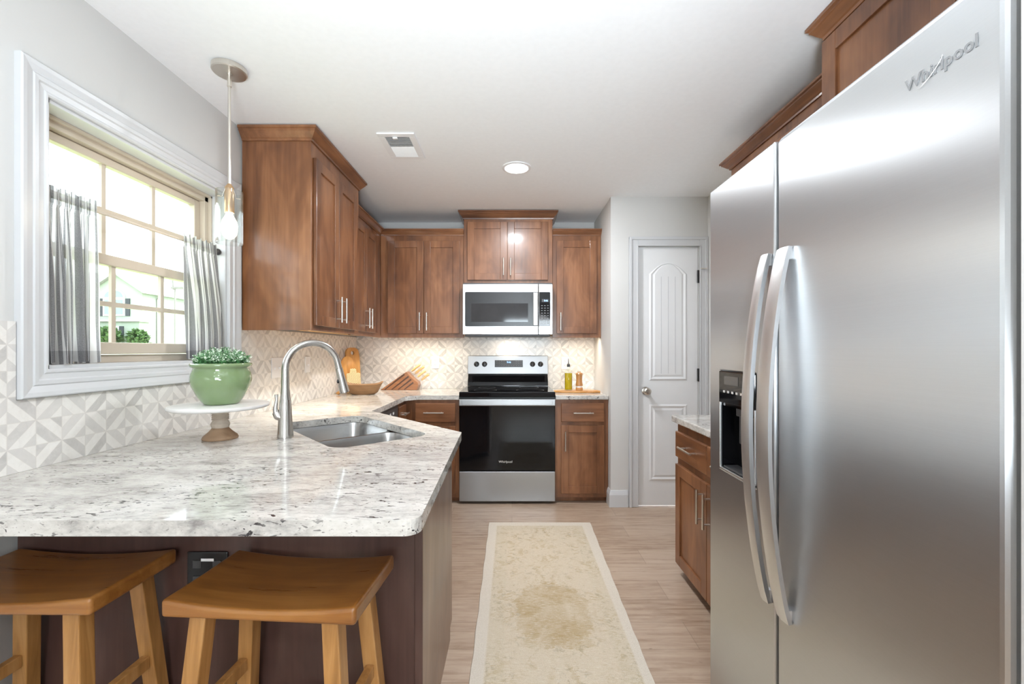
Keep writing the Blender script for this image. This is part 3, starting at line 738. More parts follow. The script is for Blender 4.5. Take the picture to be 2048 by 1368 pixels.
b.tube([tuple(hp+Vector((-.010, -.005, .005))), tuple(hp+Vector((-.012, -.006, .03))), tuple(hp+Vector((-.008, -.004, .06))), tuple(hp+Vector((-.009, -.004, .085)))], [.012, .009, .0062, .0075], 12)
obj('lever', b, 'steelz', c, smooth=True)

# ------------------------------------------------------------------ range
RX0, RX1, RY = -.4195, .3435, 3.452; RM = (RX0+RX1)/2
c = thing('range', 'stainless electric range with black glass oven door between the cabinets', 'range', (RM, 3.77, 0))
obj('body', B().box(RX0, RX1, RY+.045, YB-.03, .03, .868), 'darkgrey', c)
for x in (RX0+.05, RX1-.05): obj('foot', B().tube([(x, RY+.09, 0.0005), (x, RY+.09, .03)], .018, 12), 'black', c)
obj('drawer', B().box(RX0, RX1, RY, RY+.044, .022, .260), 'steelr', c, bevel=.004)
od = obj('oven_door', B().box(RX0, RX1, RY, RY+.044, .266, .838), 'blackglass', c, bevel=.004)
b = B().box(RX0, RX1, RY-.030, RY-.001, .784, .838)
obj('handle', b, 'steelr', od, bevel=.006); obj('handle_inset', B().box(RX0+.025, RX1-.025, RY-.034, RY-.0305, .793, .829), 'steelr', od, bevel=.0015)
text('logo', 'Whirlpool', .026, (RM-.068, RY-.0008, .330), (1, 0, 0), (0, 0, 1), 'chromelogo', od)
ck = obj('cooktop', B().box(RX0, RX1, RY-.006, YB-.10, .850, .893), 'blackglass', c, bevel=.006, seg=3)
for x, y, r in ((-.22, 3.60, .095), (.15, 3.60, .115), (-.22, 3.84, .075), (.15, 3.84, .085)):
    obj('burner_ring', B().lathe([(r-.003, 0), (r, 0), (r, .0006), (r-.003, .0006), (r-.003, 0)], (x, y, .8933), 40, close=False), 'darkgrey', ck)
bg = obj('backguard', B().prism([(4.075, .894), (3.99, .894), (4.000, .93), (4.03, .985), (4.035, 1.000), (4.075, 1.000)], RX0+.012, RX1-.012, lambda a, z, n: (n, a, z)), 'blackglass', c, bevel=.004, seg=3)
pn = obj('control_panel', B().prism([(4.075, 1.003), (4.015, 1.003), (4.045, 1.172), (4.075, 1.172)], RX0+.008, RX1-.008, lambda a, z, n: (n, a, z)), 'steelr', c, bevel=.005, seg=3)
sl_ = Vector((0, .030, .169)).normalized(); nrm = Vector((0, -.169, .030)).normalized()
def onp(x, z, n): 
    y = 4.015+.030*(z-1.003)/.169; return (x, y+nrm.y*n, z+nrm.z*n)
FPN = lambda a, n, z: onp(a, z, n)
obj('display', B().box(-.160, .100, .0005, .003, 1.066, 1.130, FPN), 'black', pn, bevel=.001)
text('clock_digits', '9:46', .022, onp(-.048, 1.104, .0042), (1, 0, 0), tuple(sl_), 'clock', pn)
b = B()
for i in range(11):
    for z in (1.078, 1.100, 1.119):
        x = -.145+i*.0225
        if z > 1.09 and -.07 < x < .03: continue
        b.box(x, x+.009, .0032, .0037, z, z+.003, FPN)
obj('display_marks', b, 'logo', pn)
for x in (-.328, -.254, .190, .264):
    b = B(); q = [onp(x, 1.093, s_) for s_ in (.0005, .004, .0045, .022, .024)]
    b.tube(q, [.025, .025, .0215, .0195, .016], 24)
    k = obj('knob', b, 'black', pn, smooth=True)
    g_ = B(); g_.box(x-.003, x+.003, .0242, .029, 1.076, 1.110, FPN); obj('knob_grip', g_, 'darkgrey', pn, bevel=.001)

# ------------------------------------------------------------------ microwave
MX0, MX1, MY, MZ0, MZ1 = -.4165, .3425, 3.655, 1.355, 1.780
c = thing('microwave', 'stainless over-the-range microwave under the raised cabinet', 'microwave', ((MX0+MX1)/2, 3.9, MZ0))
obj('body', B().box(MX0+.004, MX1-.004, MY+.036, YB-.01, MZ0+.004, 1.7945), 'darkgrey', c)
obj('vent_grille', B().box(MX0+.02, MX1-.02, MY+.02, MY+.3, MZ0-.016, MZ0+.0035), 'darkgrey', c, bevel=.004)
md_ = obj('door', B().box(MX0, .2210, MY, MY+.035, MZ0, MZ1), 'steelx', c, bevel=.004)
b = B().prism(rounded([(-.394, 1.4235), (.2165, 1.4235), (.2165, 1.712), (-.394, 1.712)], [.010, 0, 0, .010]), .0005, .004, lambda a, z, n: (a, MY-n, z))
obj('window_surround', b, 'black', md_)
obj('window_glass', B().box(-.342, .135, .0042, .0052, 1.461, 1.617, FB(MY)), 'mwglass', md_)
obj('handle', B().box(.178, .2145, .012, .030, 1.43, 1.704, FB(MY)).box(.186, .206, .0042, .012, 1.44, 1.455, FB(MY)).box(.186, .206, .0042, .012, 1.68, 1.695, FB(MY)), 'handle', md_, bevel=.003)
text('logo', 'Whirlpool', .017, (-.083, MY-.0008, 1.742), (1, 0, 0), (0, 0, 1), 'logo', md_)
cp = obj('control_panel', B().box(.2235, MX1, MY, MY+.035, MZ0, MZ1), 'steelx', c, bevel=.004)
obj('keypad_glass', B().prism(rounded([(.228, 1.4235), (.322, 1.4235), (.322, 1.712), (.228, 1.712)], [0, .01, .01, 0]), .0005, .003, lambda a, z, n: (a, MY-n, z)), 'blackglass', cp)
obj('display', B().box(.250, .307, .0032, .0036, 1.628, 1.652, FB(MY)), 'darkgrey', cp)
text('clock_digits', '9:46', .019, (.268, MY-.0045, 1.633), (1, 0, 0), (0, 0, 1), 'clock', cp)
b = B()
for r_ in range(8):
    for k in range(3): b.box(.245+k*.025, .258+k*.025, .0032, .0036, 1.595-r_*.021, 1.600-r_*.021, FB(MY))
obj('keypad_marks', b, 'logo', cp)

# ------------------------------------------------------------------ refrigerator
FX = .685; GY = 1.131; FT, F0, F1 = 1.770, 1.505, .597
c = thing('refrigerator', 'large stainless side-by-side refrigerator with curved handles filling the foreground', 'refrigerator', (1.05, 1.05, 0))
obj('body', B().box(FX+.075, 1.44, F1+.006, F0-.004, .02, FT-.015), 'darkgrey', c, bevel=.004)
obj('kick_grille', B().box(FX+.05, FX+.074, F1+.02, F0-.02, .005, .05), 'darkgrey', c)
def holed_door(y0, y1, z0, z1, hy0, hy1, hz0, hz1, x0, x1):
    b = B(); ys = [y0, hy0, hy1, y1]; zs = [z0, hz0, hz1, z1]
    vs = [(x0, y, z) for y in ys for z in zs]; fs = []
    for i in range(3):
        for j in range(3):
            if i == 1 and j == 1: continue
            fs.append((i*4+j, (i+1)*4+j, (i+1)*4+j+1, i*4+j+1))
    n = len(vs)
    vs += [(x1, y0, z0), (x1, y1, z0), (x1, y1, z1), (x1, y0, z1)]
    fs += [(n, n+1, n+2, n+3), (0, 4, 8, 12, n+1, n), (3, 7, 11, 15, n+2, n+3), (0, 1, 2, 3, n+3, n), (12, 13, 14, 15, n+2, n+1)]
    # hole walls
    m = len(vs); xx = x0+.055
    vs += [(xx, hy0, hz0), (xx, hy1, hz0), (xx, hy1, hz1), (xx, hy0, hz1)]
    h = [5, 9, 10, 6]
    fs += [(h[i], h[(i+1) % 4], m+(i+1) % 4, m+i) for i in range(4)]+[(m, m+1, m+2, m+3)]
    return b.add(vs, fs)
HY0, HY1, HZ0, HZ1 = 1.222, 1.4325, .838, 1.157
fd = obj('freezer_door', holed_door(GY+.004, F0, .06, FT, HY0, HY1, HZ0, HZ1, FX, FX+.07), 'steel', c, bevel=.005, seg=3)
rd = obj('refrigerator_door', B().box(FX, FX+.07, F1, GY-.004, .06, FT), 'steel', c, bevel=.014, seg=4)
b = B(); q = .006
b.box(FX-.003, FX+.004, HY0, HY0+q, HZ0, 1.055).box(FX-.003, FX+.004, HY1-q, HY1, HZ0, 1.055).box(FX-.003, FX+.004, HY0, HY1, HZ0, HZ0+q)
obj('dispenser_trim', b, 'handle', fd, bevel=.001)
obj('dispenser_panel', B().box(FX-.004, FX+.006, HY0, HY1, 1.055, HZ1), 'blackglass', fd, bevel=.003)
b = B()
for i in range(6): b.box(FX-.0048, FX-.0042, 1.262+i*.026, 1.272+i*.026, 1.089, 1.096)
obj('dispenser_buttons', b, 'chromelogo', fd); obj('dispenser_screen', B().box(FX-.0048, FX-.0042, 1.31, 1.395, 1.115, 1.142), 'mwglass', fd)
b = B(); b.box(FX+.0535, FX+.0545, HY0+.002, HY1-.002, HZ0+.002, 1.054).box(FX+.004, FX+.0535, HY0+.0005, HY0+.002, HZ0+.006, 1.054).box(FX+.004, FX+.0535, HY1-.002, HY1-.0005, HZ0+.006, 1.054).box(FX+.004, FX+.0535, HY0+.002, HY1-.002, HZ0+.001, HZ0+.005).box(FX+.006, FX+.0535, HY0+.002, HY1-.002, 1.045, 1.054)
obj('dispenser_recess', b, 'blackglass', fd)
obj('paddle', B().box(FX+.03, FX+.04, 1.29, 1.37, .93, 1.02).box(FX+.012, FX+.045, 1.305, 1.355, 1.02, 1.045), 'darkgrey', fd, bevel=.003)
obj('drip_tray', B().box(FX+.006, FX+.052, HY0+.012, HY1-.012, HZ0+.006, HZ0+.012), 'darkgrey', fd, bevel=.001)
def bow_handle(ya, yb, z0, z1, parent):
    b = B(); n = 28; vs = []; fs = []
    for i in range(n+1):
        u = i/n; z = z0+(z1-z0)*u; s_ = math.sin(PI*u)**.8 if 0 < u < 1 else 0
        xo = FX-.014-.052*s_; w_ = .5*(yb-ya)*(1-.12*abs(2*u-1)); ym = (ya+yb)/2; tk = .013
        vs += [(xo, ym-w_, z), (xo-.004, ym, z), (xo, ym+w_, z), (xo+tk, ym+w_*.8, z), (xo+tk, ym-w_*.8, z)]
    for i in range(n):
        for k in range(5): k2 = (k+1) % 5; fs.append((i*5+k, i*5+k2, (i+1)*5+k2, (i+1)*5+k))
    fs += [(0, 1, 2, 3, 4), tuple(n*5+k for k in range(5))]
    b.add(vs, fs)
    for z in (z0+.004, z1-.03): b.box(FX-.016, FX+.0005, ya+.012, yb-.012, z, z+.026)
    return obj('handle', b, 'handle', parent, smooth=True, auto=40)
bow_handle(1.137, 1.176, .560, 1.478, fd); bow_handle(1.052, 1.105, .556, 1.478, rd)
text('logo', 'Whirlpool', .0285, (FX-.0008, .757, 1.672), (0, -1, 0), (0, 0, 1), 'logo', rd, bold=.0004)
b = B(); rp = []
for i in range(15):
    a = math.radians(205+i*13.5); rp.append((FX-.0018, .712-.024*math.cos(a)*math.cos(.5)+.009*math.sin(a)*math.sin(.5)*-1, 1.6800+.024*math.cos(a)*math.sin(.5)+.0105*math.sin(a)))
b.tube(rp, [.0002+.0005*math.sin(PI*i/14) for i in range(15)], 6); obj('logo_swoosh', b, 'chromelogo', rd)

# ------------------------------------------------------------------ bar stools
def make_stool(label):
    t_ = thing('bar_stool', label, 'stool', (0, 0, 0), group='saddle-seat bar stools')
    Wd, Dp, H, th_, dip = .458, .258, .655, .042, .016; nx, ny = 24, 6; vs = []; fs = []
    for lay in (0, 1):
        for j in range(ny+1):
            for i in range(nx+1):
                x = -Wd/2+Wd*i/nx; y = -Dp/2+Dp*j/ny; k = abs(2*x/Wd)
                z = H-th_ if lay == 0 else H-dip*(1-k**2)-.002*(1-abs(2*y/Dp))
                vs.append((x, y, z))
    N = (nx+1)*(ny+1); id_ = lambda l, i, j: l*N+j*(nx+1)+i
    for j in range(ny):
        for i in range(nx):
            fs.append((id_(0, i, j), id_(0, i, j+1), id_(0, i+1, j+1), id_(0, i+1, j))); fs.append((id_(1, i, j), id_(1, i+1, j), id_(1, i+1, j+1), id_(1, i, j+1)))
    for i in range(nx):
        for j in (0, ny): fs.append((id_(0, i, j), id_(0, i+1, j), id_(1, i+1, j), id_(1, i, j)))
    for j in range(ny):
        for i in (0, nx): fs.append((id_(0, i, j), id_(0, i, j+1), id_(1, i, j+1), id_(1, i, j)))
    obj('seat', B().add(vs, fs), 'seat', t_, bevel=.009, seg=4, local=True, smooth=True, auto=30)
    legs = {}
    for sx in (-1, 1):
        for sy in (-1, 1):
            a = Vector((sx*.158, sy*.085, H-th_-.0005)); e_ = Vector((sx*.208, sy*.125, .0005)); b = B(); q = .020
            vs = [(p.x+dx*q, p.y+dy*q, p.z) for p in (e_, a) for dx, dy in ((-1, -1), (1, -1), (1, 1), (-1, 1))]
            b.add(vs, [(3, 2, 1, 0), (4, 5, 6, 7)]+[(i, (i+1) % 4, 4+(i+1) % 4, 4+i) for i in range(4)])
            obj('leg', b, 'leg', t_, bevel=.003, local=True); legs[sx, sy] = (e_, a)
    def at(k, z): e_, a = legs[k]; return e_+(a-e_)*((z-e_.z)/(a.z-e_.z))
    for sx in (-1, 1):
        p, q = at((sx, -1), .36), at((sx, 1), .36); obj('stretcher', B().box(p.x-.011, p.x+.011, p.y+.021, q.y-.021, .343, .377), 'leg', t_, bevel=.002, local=True)
    for sy in (-1, 1):
        p, q = at((-1, sy), .20), at((1, sy), .20); obj('stretcher', B().box(p.x+.021, q.x-.021, p.y-.011, p.y+.011, .183, .217), 'leg', t_, bevel=.002, local=True)
    return t_
def dup(root, label):
    r = root.copy(); COL.objects.link(r); r['label'] = label
    for ch in list(root.children):
        k = ch.copy(); COL.objects.link(k); k.parent = r
        for g_ in ch.children: h = g_.copy(); COL.objects.link(h); h.parent = k
    return r
s1 = make_stool('honey wood saddle bar stool nearer the aisle, set slightly askew under the worktop')
s1.location = (-.566, 1.105, 0); s1.rotation_euler.z = math.radians(-4)
s2 = dup(s1, 'honey wood saddle bar stool next to the window wall, cut off by the frame'); s2.location = (-1.195, 1.128, 0); s2.rotation_euler.z = math.radians(-.5)

# ------------------------------------------------------------------ rug
t = NT('faded_oriental_rug'); c0 = t.coords(rnd=False); sp = t.node('ShaderNodeSeparateXYZ'); t.l.new(c0, sp.inputs[0])
X, Y = sp.outputs[0], sp.outputs[1]
hx = t.math('ABSOLUTE', X); ed = t.math('SUBTRACT', .352, hx); ey_ = t.math('SUBTRACT', 3.068-2.0, Y)
de = t.math('MINIMUM', ed, ey_)
inner = t.step(de, .054, .062); band = t.math('MULTIPLY', inner, t.math('SUBTRACT', 1, t.step(de, .125, .135)))
mir = t.node('ShaderNodeCombineXYZ'); t.put(mir.inputs[0], hx); t.put(mir.inputs[1], t.math('PINGPONG', Y, .62))
mo = t.noise(mir.outputs[0], 15, 3, .6, 1.5); mo2 = t.noise(mir.outputs[0], 34, 3, .6, .8); wear = t.noise(c0, 5, 5, .7, .5)
fine = t.noise(t.coords((26, 200, 1), rnd=False), 1.2, 3, .65); fib = t.noise(c0, 420, 2, .6)
field = t.math('MULTIPLY', t.step(mo, .50, .58), t.step(wear, .38, .58))
lines = t.math('MULTIPLY', t.step(mo2, .56, .62), t.step(wear, .40, .55))
col = t.mix(inner, (.69, .63, .545), (.655, .565, .435))
col = t.mix(t.math('MULTIPLY', t.math('MULTIPLY', field, inner), .65), col, (.48, .37, .21))
col = t.mix(t.math('MULTIPLY', t.math('MULTIPLY', lines, inner), .5), col, (.36, .30, .20))
col = t.mix(t.math('MULTIPLY', band, .15), col, (.50, .46, .33))
# central medallion
my = t.math('SUBTRACT', Y, 2.02-2.0); mr = t.math('ADD', t.math('POWER', t.math('DIVIDE', X, .20), 2), t.math('POWER', t.math('DIVIDE', my, .27), 2))
med = t.math('SUBTRACT', 1, t.step(t.math('ADD', mr, t.math('MULTIPLY', mo2, 1.1)), 1.25, 1.45))
col = t.mix(t.math('MULTIPLY', med, t.math('MULTIPLY', t.step(wear, .30, .55), .7)), col, (.43, .31, .15))
col = t.mix(t.step(fine, .52, .72), col, (.73, .67, .57)); col = t.mix(t.math('MULTIPLY', t.step(fib, .40, .65), .42), col, (.60, .53, .42), 'MULTIPLY')
t.set(color=col, rough=.95); t.bump(t.math('ADD', fine, fib), .5, .003); M['rug'] = t.m
b = B(); N = 26; vs = []; fs = []
for i in range(N+1):
    y = 1.15+(3.068-1.15)*i/N; u = i/N; xl = -.156-.007*u+.002*math.sin(i*1.7); xr = .514+.040*u+.002*math.sin(i*2.3)
    for x, z in ((xl, .0006), (xl+.003, .009), (xr-.003, .009), (xr, .0006)): vs.append((x, y, z))
for i in range(N):
    for k in range(4): k2 = (k+1) % 4; fs.append((i*4+k, i*4+k2, (i+1)*4+k2, (i+1)*4+k))
fs += [(0, 1, 2, 3), tuple(N*4+k for k in range(4))]
r_ = obj('runner_rug', b.add([Vector(v)-Vector((.190, 2.0, 0)) for v in vs], fs), 'rug'); r_.location = (.190, 2.0, 0)
tag(r_, 'faded beige oriental runner rug on the aisle floor', 'rug')

# ------------------------------------------------------------------ ceiling fittings
c = thing('air_vent', 'white rectangular air vent in the ceiling with louvres', 'vent', (-.643, 2.555, ZC))
VX0, VX1, VY0, VY1 = -.748, -.540, 2.395, 2.715; fr_ = .036; zt = ZC-.0006
b = B().box(VX0, VX1, VY0, VY0+fr_, zt-.008, zt).box(VX0, VX1, VY1-fr_, VY1, zt-.008, zt).box(VX0, VX0+fr_, VY0+fr_, VY1-fr_, zt-.008, zt).box(VX1-fr_, VX1, VY0+fr_, VY1-fr_, zt-.008, zt)
obj('frame', b, 'white', c, bevel=.002)
obj('duct_backing', B().box(VX0+fr_, VX1-fr_, VY0+fr_, VY1-fr_, zt-.0012, zt-.0002), 'duct', c)
b = B(); n = 18
for i in range(n):
    y = VY0+fr_+.008+(VY1-VY0-2*fr_-.016)*i/(n-1); tl_ = .006 if i < n/2 else -.006
    b.add([(x, y+s_*tl_*.75+w_, zt-.0045+s_*.0035) for x in (VX0+fr_, VX1-fr_) for s_ in (-1, 1) for w_ in (-.0008, .0008)], [(0, 1, 3, 2), (4, 6, 7, 5), (0, 4, 5, 1), (2, 3, 7, 6), (0, 2, 6, 4), (1, 5, 7, 3)])
obj('louvres', b, 'white', c); obj('lever', B().box(-.668, -.64, VY0+fr_-.004, VY0+fr_+.010, zt-.016, zt-.0085), 'white', c, bevel=.002)
c = thing('recessed_light', 'lit round recessed ceiling light over the aisle', 'light', (.03, 2.855, ZC))
obj('trim_ring', B().lathe([(.076, -.0005), (.096, -.0005), (.095, -.006), (.078, -.009), (.076, -.006)], (.03, 2.855, ZC), 40, close=False), 'white', c, smooth=True)
obj('lens', B().lathe([(.0005, -.001), (.0755, -.001), (.0755, -.004), (.0005, -.0055)], (.03, 2.855, ZC), 40), 'lens', c, smooth=True)
px_, py_ = -1.200, 1.847
c = thing('pendant_lamp', 'lit pendant lamp with clear glass cylinder hanging before the window', 'lamp', (px_, py_, ZC))
obj('canopy', B().lathe([(.001, -.0005), (.066, -.0005), (.066, -.020), (.062, -.024), (.012, -.026), (.012, -.034), (.001, -.034)], (px_, py_, ZC), 40), 'nickel', c, smooth=True)
obj('rod', B().tube([(px_, py_, ZC-.034), (px_, py_, ZC-.08), (px_, py_, ZC-.081), (px_, py_, 1.925)], [.0085, .0085, .0058, .0058], 14), 'nickel', c, smooth=True)
obj('socket', B().lathe([(.007, .045), (.0175, .028), (.0185, 0), (.0185, -.075), (.017, -.078), (.001, -.078)], (px_, py_, 1.885), 24), 'brass', c, smooth=True)
obj('bulb', B().lathe([(.012, 0), (.015, -.012), (.027, -.035), (.031, -.055), (.026, -.075), (.012, -.088), (.001, -.09)], (px_, py_, 1.806), 24), 'bulb', c, smooth=True)
obj('glass_shade', B().lathe([(.0505, 0), (.0505, -.222), (.0465, -.222), (.0465, 0), (.0505, 0)], (px_, py_, 1.898), 48, close=False), 'glass', c, smooth=True)
for a in (0, 2*PI/3, 4*PI/3):
    obj('wire_clip', B().tube([(px_+.017*math.cos(a), py_+.017*math.sin(a), 1.905), (px_+.030*math.cos(a), py_+.03*math.sin(a), 1.868), (px_+.047*math.cos(a), py_+.047*math.sin(a), 1.866)], .0014, 6), 'nickel', c)

# ------------------------------------------------------------------ switches and outlets
def plate(F, a0, a1, z0, z1, label, cat, kind):
    p = thing('switch_plate' if cat == 'switch' else 'outlet', label, cat, F((a0+a1)/2, 0, (z0+z1)/2))
    obj('plate', B().box(a0, a1, .0005, .006, z0, z1, F), 'white', p, bevel=.002)
    zc = (z0+z1)/2
    if kind == 'outlet':
        s_ = B(); ac = (a0+a1)/2
        for z in (zc+.021, zc-.021):
            obj('socket', B().box(ac-.016, ac+.016, .0062, .008, z-.014, z+.014, F), 'white', p, bevel=.001)
            s_.box(ac-.007, ac-.005, .0081, .0084, z-.004, z+.006, F).box(ac+.005, ac+.007, .0081, .0084, z-.004, z+.006, F).box(ac-.002, ac+.002, .0081, .0084, z-.010, z-.007, F)
        obj('slots', s_, 'darkgrey', p)
    else:
        for k in range(kind):
            ac = a0+(a1-a0)*(k+.5)/kind
            obj('toggle', B().box(ac-.005, ac+.005, .0062, .016, zc-.010, zc+.004, F), 'white', p, bevel=.001); 
    return p
FLs = FL(XL+th); FBs = FB(YB-th)
plate(FLs, 2.628, 2.792, 1.052, 1.178, 'wide white three-switch plate on the tiled window wall left of the faucet', 'switch', 3)
plate(FLs, 3.055, 3.130, 1.065, 1.180, 'slim white switch plate on the tiled window wall seen through the faucet arch', 'switch', 1)
plate(FBs, -.755, -.682, 1.050, 1.168, 'white outlet on the tiled wall right of the knife block', 'outlet', 'outlet')
plate(FBs, .462, .538, 1.045, 1.160, 'white outlet on the tiled wall behind the oil bottle', 'outlet', 'outlet')

# ------------------------------------------------------------------ things on the worktops
c = thing('cake_stand', 'white marble cake stand with turned wooden foot carrying the planter', 'cake stand', (-1.19, 1.775, ZT))
obj('foot', B().lathe([(.001, .0005), (.062, .0005), (.064, .006), (.060, .014), (.042, .030), (.032, .042), (.030, .046), (.001, .046)], (-1.19, 1.775, ZT), 40), 'weath', c, smooth=True)
obj('stem', B().lathe([(.001, .0462), (.029, .0462), (.033, .054), (.034, .063), (.029, .072), (.0275, .076), (.0315, .080), (.0275, .084), (.0315, .088), (.0275, .092), (.0315, .096), (.0275, .100), (.032, .105), (.035, .113), (.035, .1248), (.001, .1248)], (-1.19, 1.775, ZT), 40), 'washed', c, smooth=True)
obj('plate', B().lathe([(.001, .125), (.168, .125), (.176, .129), (.178, .135), (.176, .140), (.168, .1425), (.001, .1425)], (-1.19, 1.775, ZT), 64), 'marble', c, smooth=True, auto=50)
zp = ZT+.143
c = thing('potted_plant', 'green glazed planter of small leafy plants on the cake stand', 'potted plant', (-1.185, 1.775, zp))
pf = [(.001, .0005), (.060, .0005), (.066, .006), (.085, .035), (.103, .075), (.108, .100), (.105, .125), (.097, .143), (.099, .148), (.107, .152), (.109, .160), (.106, .166), (.098, .166), (.094, .155), (.099, .12), (.08, .05), (.001, .02)]
obj('pot', B().lathe(pf, (-1.185, 1.775, zp), 56), 'green', c, smooth=True, auto=70)
obj('soil', B().lathe([(.001, .138), (.094, .136), (.094, .142), (.001, .150)], (-1.185, 1.775, zp), 24), 'soil', c)
lf, tp_ = B(), B(); rnd = random.Random(5)
def leaf(bb, p, d, up, l, w_):
    sd = d.cross(up).normalized()*w_
    bb.add([p, p+d*l*.5+sd, p+d*l, p+d*l*.5-sd], [(0, 1, 2, 3)])
for i in range(360):
    a = rnd.uniform(0, 2*PI); r = .085*math.sqrt(rnd.random()); h = .058*(1-(r/.1)**2)+rnd.uniform(-.004, .014)
    base = Vector((-1.185+r*math.cos(a)*.9, 1.775+r*math.sin(a)*.9, zp+.142)); tipp = Vector((-1.185+r*math.cos(a)*1.22, 1.775+r*math.sin(a)*1.22, zp+.158+h))
    lf.tube([base, tipp], [.0008, .0005], 4, caps=False)
    pale = rnd.random() < .5
    for k in range(9):
        q = base.lerp(tipp, .45+.55*k/8); d = Vector((rnd.uniform(-1, 1), rnd.uniform(-1, 1), rnd.uniform(-.1, .9))).normalized()
        leaf(tp_ if (pale and k > 3) else lf, q, d, Vector((rnd.uniform(-1, 1), rnd.uniform(-1, 1), 1)), rnd.uniform(.008, .014), rnd.uniform(.0018, .0034))
obj('foliage', lf, 'leaf', c, recalc=False); obj('pale_tips', tp_, 'tip', c, recalc=False)

# leaning boards in the corner
def lean(name, outline, thick, loc, yaw, tilt, mat, label, cat, hole_=None):
    """flat board standing on the worktop, leaning back about its lower edge; outline in (a, h)"""
    if hole_:
        q = slab_with_hole(outline, hole_, 0, thick)
    else:
        q = B().prism(outline, 0, thick)
    Rm = Matrix.Translation(Vector(loc)) @ Matrix.Rotation(yaw, 4, 'Z') @ Matrix.Rotation(-tilt, 4, 'X')
    q.v = [Rm @ Vector((v.x, -v.z, v.y)) for v in q.v]
    o_ = obj(name, q, mat, None, bevel=.003)
    off = Vector(loc); 
    for v in o_.data.vertices: v.co -= off
    o_.location = off
    return tag(o_, label, cat)
out = rounded([(-.073, 0), (.073, 0), (.073, .30), (.062, .382), (-.062, .382), (-.073, .30)], [.012, .012, .02, .05, .05, .02], 6)
hl = [(.018*math.cos(-2*PI*k/16), .335+.018*math.sin(-2*PI*k/16)) for k in range(16)]
lean('cutting_board', out, .016, (-1.385, 3.800, ZT+.001), math.radians(60), .08, 'oak', 'tall tan cutting board with a round hole leaning in the worktop corner', 'cutting board', hl)
ov = [(.082*math.cos(2*PI*k/36), .185+.125*math.sin(2*PI*k/36)) for k in range(36)]
ov = [(x*(1 if z > .10 else 1), z) for x, z in ov]
ovh = [p for p in ov if p[1] > .085]; 
k0 = max(range(len(ovh)), key=lambda i: 0 if i == 0 else abs(ovh[i][1]-ovh[i-1][1])+abs(ovh[i][0]-ovh[i-1][0]))
ovh = ovh[k0:]+ovh[:k0]
ovh = ovh+[(-.024, .05), (-.020, .006), (-.010, 0), (.010, 0), (.020, .006), (.024, .05)]
lean('serving_board', ovh, .014, (-1.372, 3.670, ZT+.001), math.radians(60), .12, 'oak', 'oval wooden serving board with handle down, leaning before the tall board', 'serving board')
wv = rounded([(-.062, 0), (.062, 0), (.062, .165), (.030, .170), (.026, .205), (-.026, .205), (-.030, .170), (-.062, .165)], [.015, .015, .012, .004, .012, .012, .004, .012], 4)
lean('woven_trivet', wv, .012, (-1.325, 3.650, ZT+.001), math.radians(50), .12, 'rattan', 'pale woven trivet with a tab, leaning behind the wooden bowl', 'trivet')
o = obj('wooden_scoop', B().tube([(-1.425, 3.535, ZT+.010), (-1.405, 3.52, ZT+.014), (-1.385, 3.508, ZT+.024)], [.007, .014, .009], 12), 'oak', None, smooth=True); tag(o, 'small wooden scoop end lying under the faucet spout', 'scoop')
# dough bowl
c = thing('dough_bowl', 'carved oblong wooden dough bowl in front of the leaning boards', 'bowl', (-1.212, 3.545, ZT), math.radians(8))
b = B(); prof = [(.001, .0008, 0), (.55, .0008, 0), (.72, .018, 0), (.90, .055, 1), (1.0, .082, 1), (.94, .085, 1), (.84, .058, 0), (.62, .026, 0), (.001, .018, 0)]
n = 44; vs = []
for s_, z, e_ in prof:
    for k in range(n):
        a = 2*PI*k/n; rx, ry = .160, .074; ca, sa = math.cos(a), math.sin(a); kx = abs(ca)**.8*(1 if ca > 0 else -1)
        zz = z+(.022*abs(ca)**4 if e_ else 0)+(.003*math.sin(3*a) if e_ else 0)
        vs.append((s_*rx*kx, s_*ry*sa, zz))
fs = []
for i in range(len(prof)-1):
    for k in range(n): k2 = (k+1) % n; fs.append((i*n+k, i*n+k2, (i+1)*n+k2, (i+1)*n+k))
obj('shell', b.add(vs, fs), 'bowl', c, smooth=True, local=True, auto=50)
# knife block and its knives
kx0, ky0, ky1 = -1.190, 3.925, 4.035
c = thing('knife_block', 'slanted walnut knife block with dark stripes against the backsplash', 'knife block', (-1.0, 3.98, ZT))
KS = .345/.345
poly = [(kx0, .001), (kx0+.330, .001), (kx0+.345, .045), (kx0+.338, .070), (kx0+.300, .098), (kx0+.248, .152), (kx0+.236, .165)]
obj('body', B().prism(poly, ky0, ky1, lambda a, z, n: (a, n, ZT+z)), 'block', c, bevel=.003)
dirk = Vector((math.cos(math.radians(38)), math.sin(math.radians(38))))
b = B()
for i, off in enumerate((.030, .092, .150, .205)):
    st_ = Vector((kx0+off+.012, .004)); Lk = (.225, .195, .150, .105)[i]; nw = Vector((-dirk.y, dirk.x))*.0075
    en = st_+dirk*Lk
    q = [st_-nw*.6, st_+nw*.6, en+nw, en-nw]; b.prism([(p.x, max(.002, p.y)) for p in q], ky0-.0012, ky0-.0001, lambda a, z, n_: (a, n_, ZT+z))
obj('slot_stripes', b, 'blockdark', c)
lab = ('topmost', 'second from the top', 'third from the top', 'lowest')
